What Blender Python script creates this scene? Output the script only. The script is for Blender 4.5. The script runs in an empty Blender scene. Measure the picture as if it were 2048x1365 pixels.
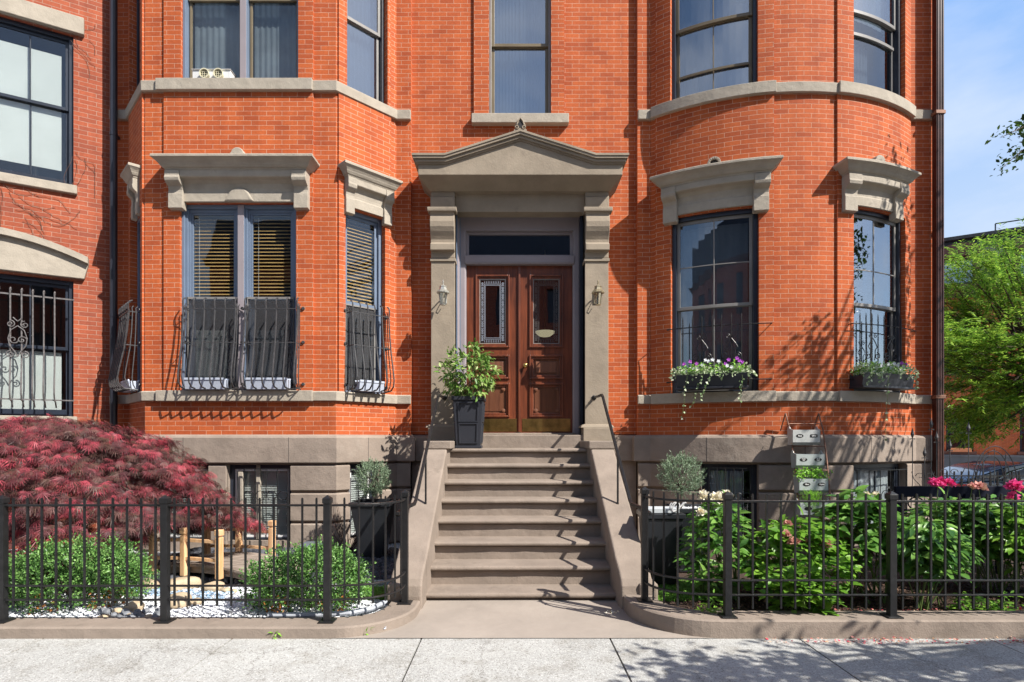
import bpy, math, random
import numpy as np
from mathutils import Vector, Matrix
R = math.radians
rnd = random.Random(7)
nr = np.random.default_rng(11)
sc = bpy.context.scene
COL = sc.collection

# ------------------------------------------------------------ camera, light, exposure
F = 1150.0; HZ = 880.0; CX = 1024.0; CH = 1.53
cam = bpy.data.cameras.new('camera'); cam.sensor_width = 36; cam.lens = F/2048*36
cam.shift_y = (HZ-682.5)/2048; cam.clip_start = 0.05; cam.clip_end = 500
camo = bpy.data.objects.new('camera', cam); COL.objects.link(camo)
camo.location = (0, 0, CH); camo.rotation_euler = (R(90), 0, 0)
sc.camera = camo
SUN = Vector((1.43, -1.0, 1.68)).normalized()
sl = bpy.data.lights.new('sun', 'SUN'); sl.energy = 5.0; sl.angle = R(0.5); sl.color = (1, .95, .87)
so = bpy.data.objects.new('sun', sl); COL.objects.link(so)
so.rotation_euler = (-SUN).to_track_quat('-Z', 'Y').to_euler(); so.location = (10, -5, 12)
w = bpy.data.worlds.new('World'); sc.world = w; w.use_nodes = True
nt = w.node_tree; nt.nodes.clear()
wo = nt.nodes.new('ShaderNodeOutputWorld'); bg = nt.nodes.new('ShaderNodeBackground')
sky = nt.nodes.new('ShaderNodeTexSky'); sky.sky_type = 'NISHITA'; sky.sun_disc = False
sky.sun_elevation = math.asin(SUN.z); sky.sun_rotation = math.atan2(SUN.x, SUN.y)
sky.air_density = 1.0; sky.dust_density = 0.6; sky.ozone_density = 1.6
tc = nt.nodes.new('ShaderNodeTexCoord'); mp = nt.nodes.new('ShaderNodeMapping'); mp.inputs['Scale'].default_value = (2.2, 2.2, 5.5)
nz = nt.nodes.new('ShaderNodeTexNoise'); nz.inputs['Scale'].default_value = 1.3; nz.inputs['Detail'].default_value = 7; nz.inputs['Roughness'].default_value = .55
cr = nt.nodes.new('ShaderNodeValToRGB'); cr.color_ramp.elements[0].position = .42; cr.color_ramp.elements[1].position = .9
cr.color_ramp.elements[1].color = (.85, .85, .85, 1)
mx = nt.nodes.new('ShaderNodeMix'); mx.data_type = 'RGBA'; mx.inputs[7].default_value = (6.2, 6.5, 7.1, 1)
nt.links.new(tc.outputs['Generated'], mp.inputs[0]); nt.links.new(mp.outputs[0], nz.inputs['Vector'])
nt.links.new(nz.outputs['Fac'], cr.inputs[0]); nt.links.new(cr.outputs[0], mx.inputs[0])
# the northern half of the sky (behind the house) is a hazier, brighter blue
sp = nt.nodes.new('ShaderNodeSeparateXYZ'); nt.links.new(tc.outputs['Generated'], sp.inputs[0])
gr = nt.nodes.new('ShaderNodeValToRGB'); ge = gr.color_ramp.elements; ge[0].position = 0.0; ge[0].color = (.74, .80, .95, 1); ge[1].position = .62; ge[1].color = (.19, .44, .95, 1)
e3 = ge.new(.30); e3.color = (.52, .69, .96, 1)
nt.links.new(sp.outputs[2], gr.inputs[0])
sm = nt.nodes.new('ShaderNodeMix'); sm.data_type = 'RGBA'; sm.blend_type = 'MULTIPLY'; sm.inputs[0].default_value = 1; sm.inputs[7].default_value = (6.6, 6.6, 6.6, 1); sm.clamp_result = False
nt.links.new(gr.outputs[0], sm.inputs[6])
mr = nt.nodes.new('ShaderNodeMapRange'); mr.interpolation_type = 'SMOOTHSTEP'; mr.inputs[1].default_value = -.05; mr.inputs[2].default_value = .5
nt.links.new(sp.outputs[1], mr.inputs[0])
m0 = nt.nodes.new('ShaderNodeMix'); m0.data_type = 'RGBA'; nt.links.new(mr.outputs[0], m0.inputs[0]); nt.links.new(sky.outputs[0], m0.inputs[6]); nt.links.new(sm.outputs[2], m0.inputs[7])
nt.links.new(m0.outputs[2], mx.inputs[6]); nt.links.new(mx.outputs[2], bg.inputs[0])
bg.inputs[1].default_value = 0.09
nt.links.new(bg.outputs[0], wo.inputs[0])
sc.view_settings.view_transform = 'Standard'; sc.view_settings.look = 'None'
sc.view_settings.exposure = 0.80; sc.view_settings.gamma = 1
try: sc.view_settings.use_curve_mapping = False
except Exception: pass
sc.render.engine = 'CYCLES'
sc.render.resolution_x = 1024; sc.render.resolution_y = 682
sc.cycles.transparent_max_bounces = 16; sc.cycles.max_bounces = 8

def PX(px, Y): return (px-CX)/F*Y
def PZ(py, Y): return CH+(HZ-py)/F*Y

# ------------------------------------------------------------ materials
MATS = {}
def newmat(name):
    m = bpy.data.materials.new(name); m.use_nodes = True; n = m.node_tree
    b = n.nodes['Principled BSDF']; MATS[name] = m
    return m, n, b
def node(n, t, **k):
    x = n.nodes.new('ShaderNode'+t)
    for a, v in k.items():
        if a in x.inputs: x.inputs[a].default_value = v
        else: setattr(x, a, v)
    return x
def simple(name, col, rough=.6, metal=0, var=.12, vscale=3, bump=0, bscale=40, spec=.5, coords='Object', stain=None, coat=0):
    m, n, b = newmat(name); L = n.links.new
    tcn = node(n, 'TexCoord'); v = tcn.outputs[coords]
    n1 = node(n, 'TexNoise', Scale=vscale, Detail=6.0, Roughness=.6); L(v, n1.inputs['Vector'])
    r = node(n, 'ValToRGB'); e = r.color_ramp.elements
    e[0].position = .3; e[1].position = .7
    e[0].color = (*[c*(1-var) for c in col], 1); e[1].color = (*[min(1, c*(1+var)) for c in col], 1)
    L(n1.outputs['Fac'], r.inputs[0]); out = r.outputs[0]
    if stain:
        n3 = node(n, 'TexNoise', Scale=stain[1], Detail=8.0, Roughness=.7); L(v, n3.inputs['Vector'])
        r3 = node(n, 'ValToRGB'); r3.color_ramp.elements[0].position = stain[2]; r3.color_ramp.elements[1].position = stain[2]+.12
        L(n3.outputs['Fac'], r3.inputs[0])
        mm = node(n, 'Mix', data_type='RGBA'); L(r3.outputs[0], mm.inputs[0]); L(out, mm.inputs[6]); mm.inputs[7].default_value = (*stain[0], 1)
        out = mm.outputs[2]
    L(out, b.inputs['Base Color'])
    b.inputs['Roughness'].default_value = rough; b.inputs['Metallic'].default_value = metal
    b.inputs['Specular IOR Level'].default_value = spec
    if coat: b.inputs['Coat Weight'].default_value = coat
    if bump:
        n2 = node(n, 'TexNoise', Scale=bscale, Detail=5.0, Roughness=.65); L(v, n2.inputs['Vector'])
        n4 = node(n, 'TexNoise', Scale=bscale*.12, Detail=4.0); L(v, n4.inputs['Vector'])
        ad = node(n, 'Math', operation='MULTIPLY_ADD'); L(n4.outputs['Fac'], ad.inputs[0]); ad.inputs[1].default_value = 2.5; L(n2.outputs['Fac'], ad.inputs[2])
        bm = node(n, 'Bump', Strength=bump, Distance=.01); L(ad.outputs[0], bm.inputs['Height']); L(bm.outputs[0], b.inputs['Normal'])
    return m
def brickmat(name, c1, c2, mortar, dark, msize=.0042, offset=0.0, soot=.35):
    m, n, b = newmat(name); L = n.links.new
    uv = node(n, 'TexCoord').outputs['UV']
    dn = node(n, 'TexNoise', Scale=5.0, Detail=3.0); L(uv, dn.inputs['Vector'])
    sb = node(n, 'VectorMath', operation='SUBTRACT'); L(dn.outputs['Color'], sb.inputs[0]); sb.inputs[1].default_value = (.5, .5, .5)
    ms = node(n, 'VectorMath', operation='SCALE'); L(sb.outputs[0], ms.inputs[0]); ms.inputs['Scale'].default_value = .006
    dn2 = node(n, 'TexNoise', Scale=60.0, Detail=2.0); L(uv, dn2.inputs['Vector'])
    sb2 = node(n, 'VectorMath', operation='SUBTRACT'); L(dn2.outputs['Color'], sb2.inputs[0]); sb2.inputs[1].default_value = (.5, .5, .5)
    ms2 = node(n, 'VectorMath', operation='SCALE'); L(sb2.outputs[0], ms2.inputs[0]); ms2.inputs['Scale'].default_value = .0035
    ad = node(n, 'VectorMath', operation='ADD'); L(uv, ad.inputs[0]); L(ms.outputs[0], ad.inputs[1])
    ad2 = node(n, 'VectorMath', operation='ADD'); L(ad.outputs[0], ad2.inputs[0]); L(ms2.outputs[0], ad2.inputs[1])
    bt = node(n, 'TexBrick', Scale=1.0); bt.offset = .5; bt.offset_frequency = 2; bt.squash = 1.0; bt.squash_frequency = 2
    L(ad2.outputs[0], bt.inputs['Vector'])
    bt.inputs['Mortar Size'].default_value = msize; bt.inputs['Mortar Smooth'].default_value = .25
    bt.inputs['Brick Width'].default_value = .205; bt.inputs['Row Height'].default_value = .0636
    bt.inputs['Bias'].default_value = 0.0
    bt.inputs['Color1'].default_value = (*c1, 1); bt.inputs['Color2'].default_value = (*c2, 1); bt.inputs['Mortar'].default_value = (*mortar, 1)
    # extra per-brick darker ones
    bt2 = node(n, 'TexBrick', Scale=1.0); bt2.offset = .5; bt2.squash = 1.0; bt2.squash_frequency = 2
    L(ad2.outputs[0], bt2.inputs['Vector']); bt2.inputs['Mortar Size'].default_value = 0
    bt2.inputs['Brick Width'].default_value = .205; bt2.inputs['Row Height'].default_value = .0636; bt2.inputs['Bias'].default_value = -.55
    bt2.inputs['Color1'].default_value = (0, 0, 0, 1); bt2.inputs['Color2'].default_value = (1, 1, 1, 1)
    n1 = node(n, 'TexNoise', Scale=1.1, Detail=6.0, Roughness=.7); L(uv, n1.inputs['Vector'])
    r = node(n, 'ValToRGB'); r.color_ramp.elements[0].position = .4; r.color_ramp.elements[1].position = .75; L(n1.outputs['Fac'], r.inputs[0])
    n5 = node(n, 'TexNoise', Scale=30.0, Detail=6.0, Roughness=.7); L(uv, n5.inputs['Vector'])
    mu = node(n, 'Math', operation='MULTIPLY'); L(bt2.outputs['Color'], mu.inputs[0]); L(n5.outputs['Fac'], mu.inputs[1])
    mix1 = node(n, 'Mix', data_type='RGBA'); L(mu.outputs[0], mix1.inputs[0]); L(bt.outputs['Color'], mix1.inputs[6]); mix1.inputs[7].default_value = (*dark, 1)
    mu2 = node(n, 'Math', operation='MULTIPLY'); L(r.outputs[0], mu2.inputs[0]); mu2.inputs[1].default_value = soot
    mul = node(n, 'Mix', data_type='RGBA', blend_type='MULTIPLY'); L(mu2.outputs[0], mul.inputs[0]); L(mix1.outputs[2], mul.inputs[6]); mul.inputs[7].default_value = (.62, .55, .55, 1)
    wm_ = node(n, 'Mapping'); wm_.inputs['Scale'].default_value = (3.0, .35, 1); L(uv, wm_.inputs[0])
    wn = node(n, 'TexNoise', Scale=1.6, Detail=7.0, Roughness=.65); L(wm_.outputs[0], wn.inputs['Vector'])
    wr = node(n, 'ValToRGB'); wr.color_ramp.elements[0].position = .35; wr.color_ramp.elements[0].color = (.70, .66, .66, 1); wr.color_ramp.elements[1].position = .62; wr.color_ramp.elements[1].color = (1.0, 1.0, 1.0, 1); L(wn.outputs['Fac'], wr.inputs[0])
    wx = node(n, 'Mix', data_type='RGBA', blend_type='MULTIPLY'); wx.inputs[0].default_value = .55; L(mul.outputs[2], wx.inputs[6]); L(wr.outputs[0], wx.inputs[7])
    ef = node(n, 'TexNoise', Scale=2.3, Detail=9.0, Roughness=.75); L(uv, ef.inputs['Vector'])
    er = node(n, 'ValToRGB'); er.color_ramp.elements[0].position = .60; er.color_ramp.elements[1].position = .80; er.color_ramp.elements[1].color = (.3, .3, .3, 1); L(ef.outputs['Fac'], er.inputs[0])
    ex = node(n, 'Mix', data_type='RGBA'); L(er.outputs[0], ex.inputs[0]); L(wx.outputs[2], ex.inputs[6]); ex.inputs[7].default_value = (.60, .36, .28, 1)
    mul = ex
    hs = node(n, 'Mix', data_type='RGBA', blend_type='MULTIPLY'); hs.inputs[0].default_value = .5
    r5 = node(n, 'ValToRGB'); r5.color_ramp.elements[0].position = .3; r5.color_ramp.elements[0].color = (.6, .6, .6, 1); r5.color_ramp.elements[1].position = .6; L(n5.outputs['Fac'], r5.inputs[0])
    L(mul.outputs[2], hs.inputs[6]); L(r5.outputs[0], hs.inputs[7])
    L(hs.outputs[2], b.inputs['Base Color']); b.inputs['Roughness'].default_value = .82
    b.inputs['Specular IOR Level'].default_value = .25
    iv = node(n, 'Math', operation='SUBTRACT'); iv.inputs[0].default_value = 1; L(bt.outputs['Fac'], iv.inputs[1])
    ah = node(n, 'Math', operation='MULTIPLY_ADD'); L(n5.outputs['Fac'], ah.inputs[0]); ah.inputs[1].default_value = .5; L(iv.outputs[0], ah.inputs[2])
    bp = node(n, 'Bump', Strength=.55, Distance=.006); L(ah.outputs[0], bp.inputs['Height']); L(bp.outputs[0], b.inputs['Normal'])
    return m
def leafmat(name, cols, rough=.45, trans=.3):
    m, n, b = newmat(name); L = n.links.new
    g = node(n, 'NewGeometry'); r = node(n, 'ValToRGB'); L(g.outputs['Random Per Island'], r.inputs[0])
    e = r.color_ramp.elements; k = len(cols)
    while len(e) < k: e.new(.5)
    for i, c in enumerate(cols): e[i].position = i/(k-1); e[i].color = (*c, 1)
    L(r.outputs[0], b.inputs['Base Color']); b.inputs['Roughness'].default_value = rough
    b.inputs['Specular IOR Level'].default_value = .35
    t = node(n, 'BsdfTranslucent'); L(r.outputs[0], t.inputs['Color'])
    ms = node(n, 'MixShader'); ms.inputs[0].default_value = trans
    L(b.outputs[0], ms.inputs[1]); L(t.outputs[0], ms.inputs[2]); L(ms.outputs[0], n.nodes['Material Output'].inputs[0])
    return m
def glassmat(name, tint=(.8, .85, .85), refl=.2, wav=.02, ior=1.45):
    m, n, b = newmat(name); L = n.links.new; n.nodes.remove(b)
    tr = node(n, 'BsdfTransparent'); tr.inputs[0].default_value = (*tint, 1)
    gl = node(n, 'BsdfGlossy'); gl.inputs['Roughness'].default_value = .015; gl.inputs[0].default_value = (.95, .97, 1, 1)
    gm = node(n, 'NewGeometry'); dt = node(n, 'VectorMath', operation='DOT_PRODUCT'); L(gm.outputs['Normal'], dt.inputs[0]); L(gm.outputs['Incoming'], dt.inputs[1])
    ab = node(n, 'Math', operation='ABSOLUTE'); L(dt.outputs['Value'], ab.inputs[0])
    om = node(n, 'Math', operation='SUBTRACT'); om.inputs[0].default_value = 1; L(ab.outputs[0], om.inputs[1])
    pw_ = node(n, 'Math', operation='POWER'); L(om.outputs[0], pw_.inputs[0]); pw_.inputs[1].default_value = 5
    ad = node(n, 'Math', operation='ADD', use_clamp=True); L(pw_.outputs[0], ad.inputs[0]); ad.inputs[1].default_value = refl+.04
    nn = node(n, 'TexNoise', Scale=1.6, Detail=1.0); L(node(n, 'TexCoord').outputs['Object'], nn.inputs['Vector'])
    bp = node(n, 'Bump', Strength=.6, Distance=wav); L(nn.outputs['Fac'], bp.inputs['Height']); L(bp.outputs[0], gl.inputs['Normal'])
    ms = node(n, 'MixShader'); L(ad.outputs[0], ms.inputs[0]); L(tr.outputs[0], ms.inputs[1]); L(gl.outputs[0], ms.inputs[2])
    L(ms.outputs[0], n.nodes['Material Output'].inputs[0]); return m
def meshmat(name, col, alpha):
    m, n, b = newmat(name); L = n.links.new
    b.inputs['Base Color'].default_value = (*col, 1); b.inputs['Roughness'].default_value = .6; b.inputs['Alpha'].default_value = alpha
    return m
def slabmat(name, base, speck_l, speck_d):
    m, n, b = newmat(name); L = n.links.new; v = node(n, 'TexCoord').outputs['Object']
    n1 = node(n, 'TexNoise', Scale=.9, Detail=6.0, Roughness=.6); L(v, n1.inputs['Vector'])
    r1 = node(n, 'ValToRGB'); e = r1.color_ramp.elements; e[0].position = .3; e[1].position = .72
    e[0].color = (*[c*.8 for c in base], 1); e[1].color = (*[c*1.12 for c in base], 1); L(n1.outputs['Fac'], r1.inputs[0])
    vo = node(n, 'TexVoronoi', Scale=130.0); L(v, vo.inputs['Vector'])
    r2 = node(n, 'ValToRGB'); e = r2.color_ramp.elements; e[0].position = .12; e[1].position = .16; e[0].color = (1, 1, 1, 1); e[1].color = (0, 0, 0, 1)
    sx = node(n, 'SeparateColor'); L(vo.outputs['Color'], sx.inputs[0]); L(sx.outputs[0], r2.inputs[0])
    m1 = node(n, 'Mix', data_type='RGBA'); L(r2.outputs[0], m1.inputs[0]); L(r1.outputs[0], m1.inputs[6]); m1.inputs[7].default_value = (*speck_d, 1)
    r3 = node(n, 'ValToRGB'); e = r3.color_ramp.elements; e[0].position = .78; e[1].position = .84; L(sx.outputs[1], r3.inputs[0])
    m2 = node(n, 'Mix', data_type='RGBA'); L(r3.outputs[0], m2.inputs[0]); L(m1.outputs[2], m2.inputs[6]); m2.inputs[7].default_value = (*speck_l, 1)
    n6 = node(n, 'TexNoise', Scale=220.0, Detail=3.0); L(v, n6.inputs['Vector'])
    m3 = node(n, 'Mix', data_type='RGBA', blend_type='OVERLAY'); m3.inputs[0].default_value = .35; L(m2.outputs[2], m3.inputs[6]); L(n6.outputs['Fac'], m3.inputs[7])
    g_ = node(n, 'NewGeometry'); ir = node(n, 'MapRange'); ir.inputs[3].default_value = .88; ir.inputs[4].default_value = 1.04; L(g_.outputs['Random Per Island'], ir.inputs[0])
    v2 = node(n, 'TexVoronoi', Scale=2.6); L(v, v2.inputs['Vector']); vr = node(n, 'ValToRGB'); vr.color_ramp.elements[0].position = .030; vr.color_ramp.elements[1].position = .045; vr.color_ramp.elements[0].color = (.55, .55, .55, 1); L(v2.outputs['Distance'], vr.inputs[0])
    n7 = node(n, 'TexNoise', Scale=3.2, Detail=9.0, Roughness=.7); L(v, n7.inputs['Vector']); r7 = node(n, 'ValToRGB'); r7.color_ramp.elements[0].position = .36; r7.color_ramp.elements[0].color = (.80, .78, .75, 1); r7.color_ramp.elements[1].position = .50; L(n7.outputs['Fac'], r7.inputs[0])
    v3 = node(n, 'TexVoronoi', feature='DISTANCE_TO_EDGE', Scale=.55); dw = node(n, 'VectorMath', operation='MULTIPLY_ADD'); L(n7.outputs['Color'], dw.inputs[0]); dw.inputs[1].default_value = (.5, .5, .5); L(v, dw.inputs[2]); L(dw.outputs[0], v3.inputs['Vector'])
    r8 = node(n, 'ValToRGB'); r8.color_ramp.elements[0].position = .0; r8.color_ramp.elements[0].color = (.45, .42, .4, 1); r8.color_ramp.elements[1].position = .0035; L(v3.outputs['Distance'], r8.inputs[0])
    cur = m3.outputs[2]
    for q_ in (vr.outputs[0], r7.outputs[0], r8.outputs[0], ir.outputs[0]):
        mm_ = node(n, 'Mix', data_type='RGBA', blend_type='MULTIPLY'); mm_.inputs[0].default_value = 1; L(cur, mm_.inputs[6]); L(q_, mm_.inputs[7]); cur = mm_.outputs[2]
    L(cur, b.inputs['Base Color']); b.inputs['Roughness'].default_value = .9
    bp = node(n, 'Bump', Strength=.2, Distance=.002); L(sx.outputs[2], bp.inputs['Height']); L(bp.outputs[0], b.inputs['Normal']); return m
def woodmat(name, c1, c2, sc_=(1, 1, .08), rough=.45, scale=25, coat=0):
    m, n, b = newmat(name); L = n.links.new; v = node(n, 'TexCoord').outputs['Object']
    mpp = node(n, 'Mapping'); mpp.inputs['Scale'].default_value = sc_; L(v, mpp.inputs[0])
    n1 = node(n, 'TexNoise', Scale=scale, Detail=5.0, Roughness=.6, Distortion=.6); L(mpp.outputs[0], n1.inputs['Vector'])
    n2 = node(n, 'TexNoise', Scale=2.0, Detail=3.0); L(v, n2.inputs['Vector'])
    ad = node(n, 'Math', operation='MULTIPLY_ADD'); L(n2.outputs['Fac'], ad.inputs[0]); ad.inputs[1].default_value = .6; L(n1.outputs['Fac'], ad.inputs[2])
    r = node(n, 'ValToRGB'); e = r.color_ramp.elements; e[0].position = .55; e[1].position = 1.0; e[0].color = (*c1, 1); e[1].color = (*c2, 1)
    L(ad.outputs[0], r.inputs[0]); L(r.outputs[0], b.inputs['Base Color']); b.inputs['Roughness'].default_value = rough
    b.inputs['Coat Weight'].default_value = coat
    bp = node(n, 'Bump', Strength=.2, Distance=.003); L(n1.outputs['Fac'], bp.inputs['Height']); L(bp.outputs[0], b.inputs['Normal']); return m

M_BRICK = brickmat('red_brick', (.545, .126, .036), (.455, .097, .030), (.64, .38, .26), (.25, .05, .024), msize=.0035)
M_BRICK2 = brickmat('old_pink_brick', (.41, .105, .050), (.33, .082, .042), (.46, .27, .20), (.16, .06, .05), msize=.0042, soot=.5)
M_STONE = simple('brownstone', (.265, .215, .178), .85, var=.16, bump=.45, bscale=60, spec=.2, stain=((.33, .28, .235), 1.6, .58))
M_STONED = simple('brownstone_portal', (.285, .235, .18), .8, var=.14, bump=.35, bscale=45, spec=.2, stain=((.22, .18, .14), 2.6, .6))
M_SILL = simple('pale_sandstone', (.36, .318, .262), .85, var=.12, vscale=5, bump=.45, bscale=70, spec=.2, stain=((.27, .235, .19), 5, .64))
M_STEP = simple('step_stone', (.245, .200, .166), .9, var=.14, bump=.4, bscale=80, spec=.15, stain=((.19, .155, .128), 2.2, .56))
M_APRON = simple('apron_concrete', (.31, .268, .232), .9, var=.12, vscale=1.5, bump=.2, bscale=120, spec=.1, stain=((.42, .36, .31), .9, .6))
M_PAVE = slabmat('aggregate_concrete', (.40, .40, .385), (.52, .52, .50), (.24, .23, .21))
M_ASPH = simple('asphalt', (.05, .05, .052), .9, bump=.4, bscale=150)
M_SOIL = simple('mulch_soil', (.045, .025, .016), 1, var=.5, vscale=60, bump=.8, bscale=120)
M_GRAV = simple('gravel_base', (.45, .46, .48), 1, var=.4, vscale=60, bump=.8, bscale=120)
M_BLUE = simple('slate_blue_paint', (.125, .165, .235), .4, var=.08, bump=.1, bscale=50)
M_CASING = simple('grey_mauve_paint', (.27, .235, .25), .45, var=.06, bump=.05)
M_NAVY = simple('dark_navy_paint', (.018, .024, .038), .35, var=.2, bump=.1)
M_BRONZE = simple('bronze_sash_paint', (.16, .125, .075), .4, var=.15)
M_GREYAL = simple('grey_storm_frame', (.20, .19, .18), .4, var=.15)
M_WHITE = simple('white_plastic', (.62, .62, .62), .4, var=.04)
M_IRON = simple('black_fence_paint', (.013, .013, .014), .38, spec=.4, var=.3, vscale=20, bump=.15, bscale=120)
M_IRON2 = simple('window_guard_iron', (.05, .048, .05), .4, var=.4, vscale=30, stain=((.12, .07, .05), 30, .66))
M_IRON3 = simple('weathered_iron', (.13, .12, .12), .45, var=.4, vscale=30)
M_PIPE = simple('dark_downpipe', (.022, .024, .034), .35, var=.2)
M_PIPE2 = simple('brown_downpipe', (.055, .022, .018), .3, var=.4, vscale=8)
M_GLASS = glassmat('window_glass', (.86, .88, .88), .02, .005)
M_GLASSD = glassmat('dim_window_glass', (.66, .69, .72), .10, .006)
M_GLASSR = glassmat('reflective_glass', (.55, .6, .65), .26, .005)
M_LGLASS = glassmat('lantern_glass', (.6, .62, .62), .2)
M_SCREEN = meshmat('insect_screen', (.05, .05, .055), .42)
M_CURT = simple('pale_curtain', (.42, .45, .47), .9, var=.12, vscale=4)
M_CURTG = simple('grey_window_film', (.17, .20, .23), .9, var=.3, vscale=2)
M_SHADE = simple('cream_roller_shade', (.66, .68, .66), .9, var=.05)
M_BLIND = woodmat('wooden_blind', (.36, .21, .07), (.66, .42, .16), (.1, 1, 1), .5)
M_WBLIND = simple('white_blind', (.55, .56, .54), .7, var=.05)
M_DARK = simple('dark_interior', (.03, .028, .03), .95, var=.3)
M_DOOR = woodmat('varnished_mahogany', (.060, .017, .009), (.20, .052, .021), (1, 1, .07), .35, 22, .25)
M_DOORP = woodmat('faded_mahogany_panel', (.10, .034, .017), (.20, .075, .036), (1, 1, .07), .5, 22)
M_BRASS = simple('aged_brass', (.55, .40, .14), .28, metal=1, var=.35, vscale=9)
M_LAMPW = simple('tarnished_silver_paint', (.50, .49, .44), .3, metal=.6, var=.2, vscale=30)
M_LAMPG = simple('tarnished_gold_paint', (.45, .38, .25), .3, metal=.7, var=.3, vscale=30)
M_PLANTER = simple('charcoal_planter', (.022, .024, .032), .45, var=.15)
M_PLBLK = simple('black_planter', (.018, .02, .024), .3, var=.2)
M_GREYBOX = simple('pale_grey_planter', (.42, .46, .55), .5, var=.06)
M_CEDAR = woodmat('cedar_wood', (.50, .25, .10), (.78, .52, .30), (1, 1, .12), .6, 18)
M_DECK = woodmat('weathered_deck', (.12, .09, .07), (.30, .25, .21), (.12, 1, 1), .8, 22)
M_BARK = simple('bark', (.07, .05, .038), .9, var=.35, vscale=12, bump=.8, bscale=25)
M_MAPLE = leafmat('maple_leaf', [(.05, .022, .024), (.12, .036, .042), (.19, .045, .058), (.27, .052, .068), (.40, .066, .09), (.09, .055, .035)], .45, .3)
M_BOX = leafmat('boxwood_leaf', [(.04, .11, .025), (.09, .21, .05), (.16, .33, .08), (.26, .44, .14)], .35, .25)
M_BRN = leafmat('dead_leaf', [(.25, .09, .02), (.45, .17, .04), (.20, .10, .04)], .6, .2)
M_LAV = leafmat('silver_green_leaf', [(.11, .17, .09), (.20, .28, .17), (.32, .40, .29)], .6, .2)
M_LIME = leafmat('lime_tree_leaf', [(.07, .17, .025), (.15, .31, .035), (.26, .44, .05), (.40, .58, .09)], .45, .5)
M_OAK = leafmat('street_tree_leaf', [(.02, .05, .01), (.04, .09, .015), (.06, .13, .02)], .5, .3)
M_PEON = leafmat('peony_leaf', [(.04, .12, .022), (.09, .225, .04), (.155, .33, .06), (.26, .46, .10)], .34, .42)
M_HYD = leafmat('hydrangea_leaf', [(.08, .21, .025), (.16, .35, .04), (.26, .48, .06), (.12, .28, .035)], .35, .42)
M_VAR = leafmat('variegated_leaf', [(.12, .25, .07), (.35, .45, .25), (.62, .66, .48), (.22, .38, .12)], .45, .3)
M_SHRB = leafmat('shrub_leaf', [(.07, .16, .03), (.14, .28, .05), (.25, .38, .09), (.40, .48, .20)], .4, .3)
M_HERB = leafmat('herb_leaf', [(.15, .38, .03), (.26, .55, .05), (.36, .62, .10)], .4, .35)
M_PINK = leafmat('pink_petal', [(.66, .03, .18), (.82, .08, .32), (.88, .20, .46)], .5, .3)
M_PALEP = leafmat('faded_pink_petal', [(.55, .22, .20), (.70, .36, .32), (.66, .45, .30)], .6, .3)
M_CREAM = leafmat('cream_petal', [(.80, .74, .58), (.86, .84, .76), (.82, .70, .40)], .6, .3)
M_WPET = leafmat('white_petal', [(.85, .86, .88), (.75, .78, .82), (.88, .88, .86)], .5, .3)
M_PURP = leafmat('purple_petal', [(.28, .03, .40), (.42, .06, .50), (.50, .12, .60)], .5, .3)
M_PETAL = leafmat('fallen_petal', [(.55, .02, .08), (.70, .10, .14), (.75, .55, .40), (.60, .30, .10)], .7, .2)
M_STEM = simple('green_stem', (.10, .16, .04), .6)
M_STEMR = simple('brown_stem', (.12, .06, .04), .7)
M_PEBW = leafmat('white_gravel', [(.55, .57, .62), (.72, .74, .78), (.82, .83, .84), (.40, .42, .48)], .8, .0)
M_PEBB = leafmat('blue_gravel', [(.15, .25, .38), (.30, .42, .55), (.55, .62, .70)], .7, .0)
M_LAVA = leafmat('black_gravel', [(.02, .022, .028), (.045, .048, .06), (.09, .095, .11)], .7, .0)
M_ROCK = simple('tan_river_stone', (.42, .33, .22), .7, var=.25, vscale=9, bump=.3)
M_ROCKG = simple('grey_river_stone', (.17, .18, .20), .6, var=.3, vscale=12, bump=.3)
M_TURF = leafmat('turf_blade', [(.10, .26, .03), (.18, .40, .05), (.26, .48, .10)], .5, .2)
M_RUST = simple('rusty_ladder_metal', (.20, .10, .065), .6, metal=.3, var=.4, vscale=30)
M_ZINC = simple('galvanised_bin', (.40, .44, .43), .4, metal=.25, var=.15, vscale=10, stain=((.34, .36, .34), 12, .6))
M_ZINCR = simple('rusty_galvanised_bin', (.44, .45, .44), .4, metal=.25, var=.15, vscale=10, stain=((.42, .19, .04), 7, .60))
M_BLACK = simple('black_enamel', (.012, .012, .013), .3)
M_LETTER = simple('white_lettering', (.8, .8, .78), .5, var=.02)
M_CAR = simple('dark_blue_car_paint', (.018, .035, .085), .18, var=.05, coat=1)
M_CARG = simple('car_window', (.03, .06, .10), .05, spec=.8)
M_TIRE = simple('rubber', (.02, .02, .02), .8)
M_CHROME = simple('chrome', (.7, .7, .7), .15, metal=1)
M_TAIL = simple('red_tail_light', (.55, .01, .01), .2)
M_SLATE = simple('slate_roof', (.035, .038, .045), .7, var=.3, vscale=5, bump=.4)
M_BRWOOD = simple('dark_brown_trim', (.09, .035, .025), .6)
M_TERRA = simple('terracotta_box', (.55, .20, .09), .7)
M_BENCH = simple('black_bench_paint', (.008, .010, .02), .7, var=.2, spec=.12)
M_WOODB = simple('grey_tube', (.36, .38, .42), .5)
_m, _n, _b = newmat('lit_bowl_shade'); _b.inputs['Base Color'].default_value = (.8, .7, .4, 1); _b.inputs['Emission Color'].default_value = (1, .85, .5, 1); _b.inputs['Emission Strength'].default_value = .55
M_LIT = _m

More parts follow.
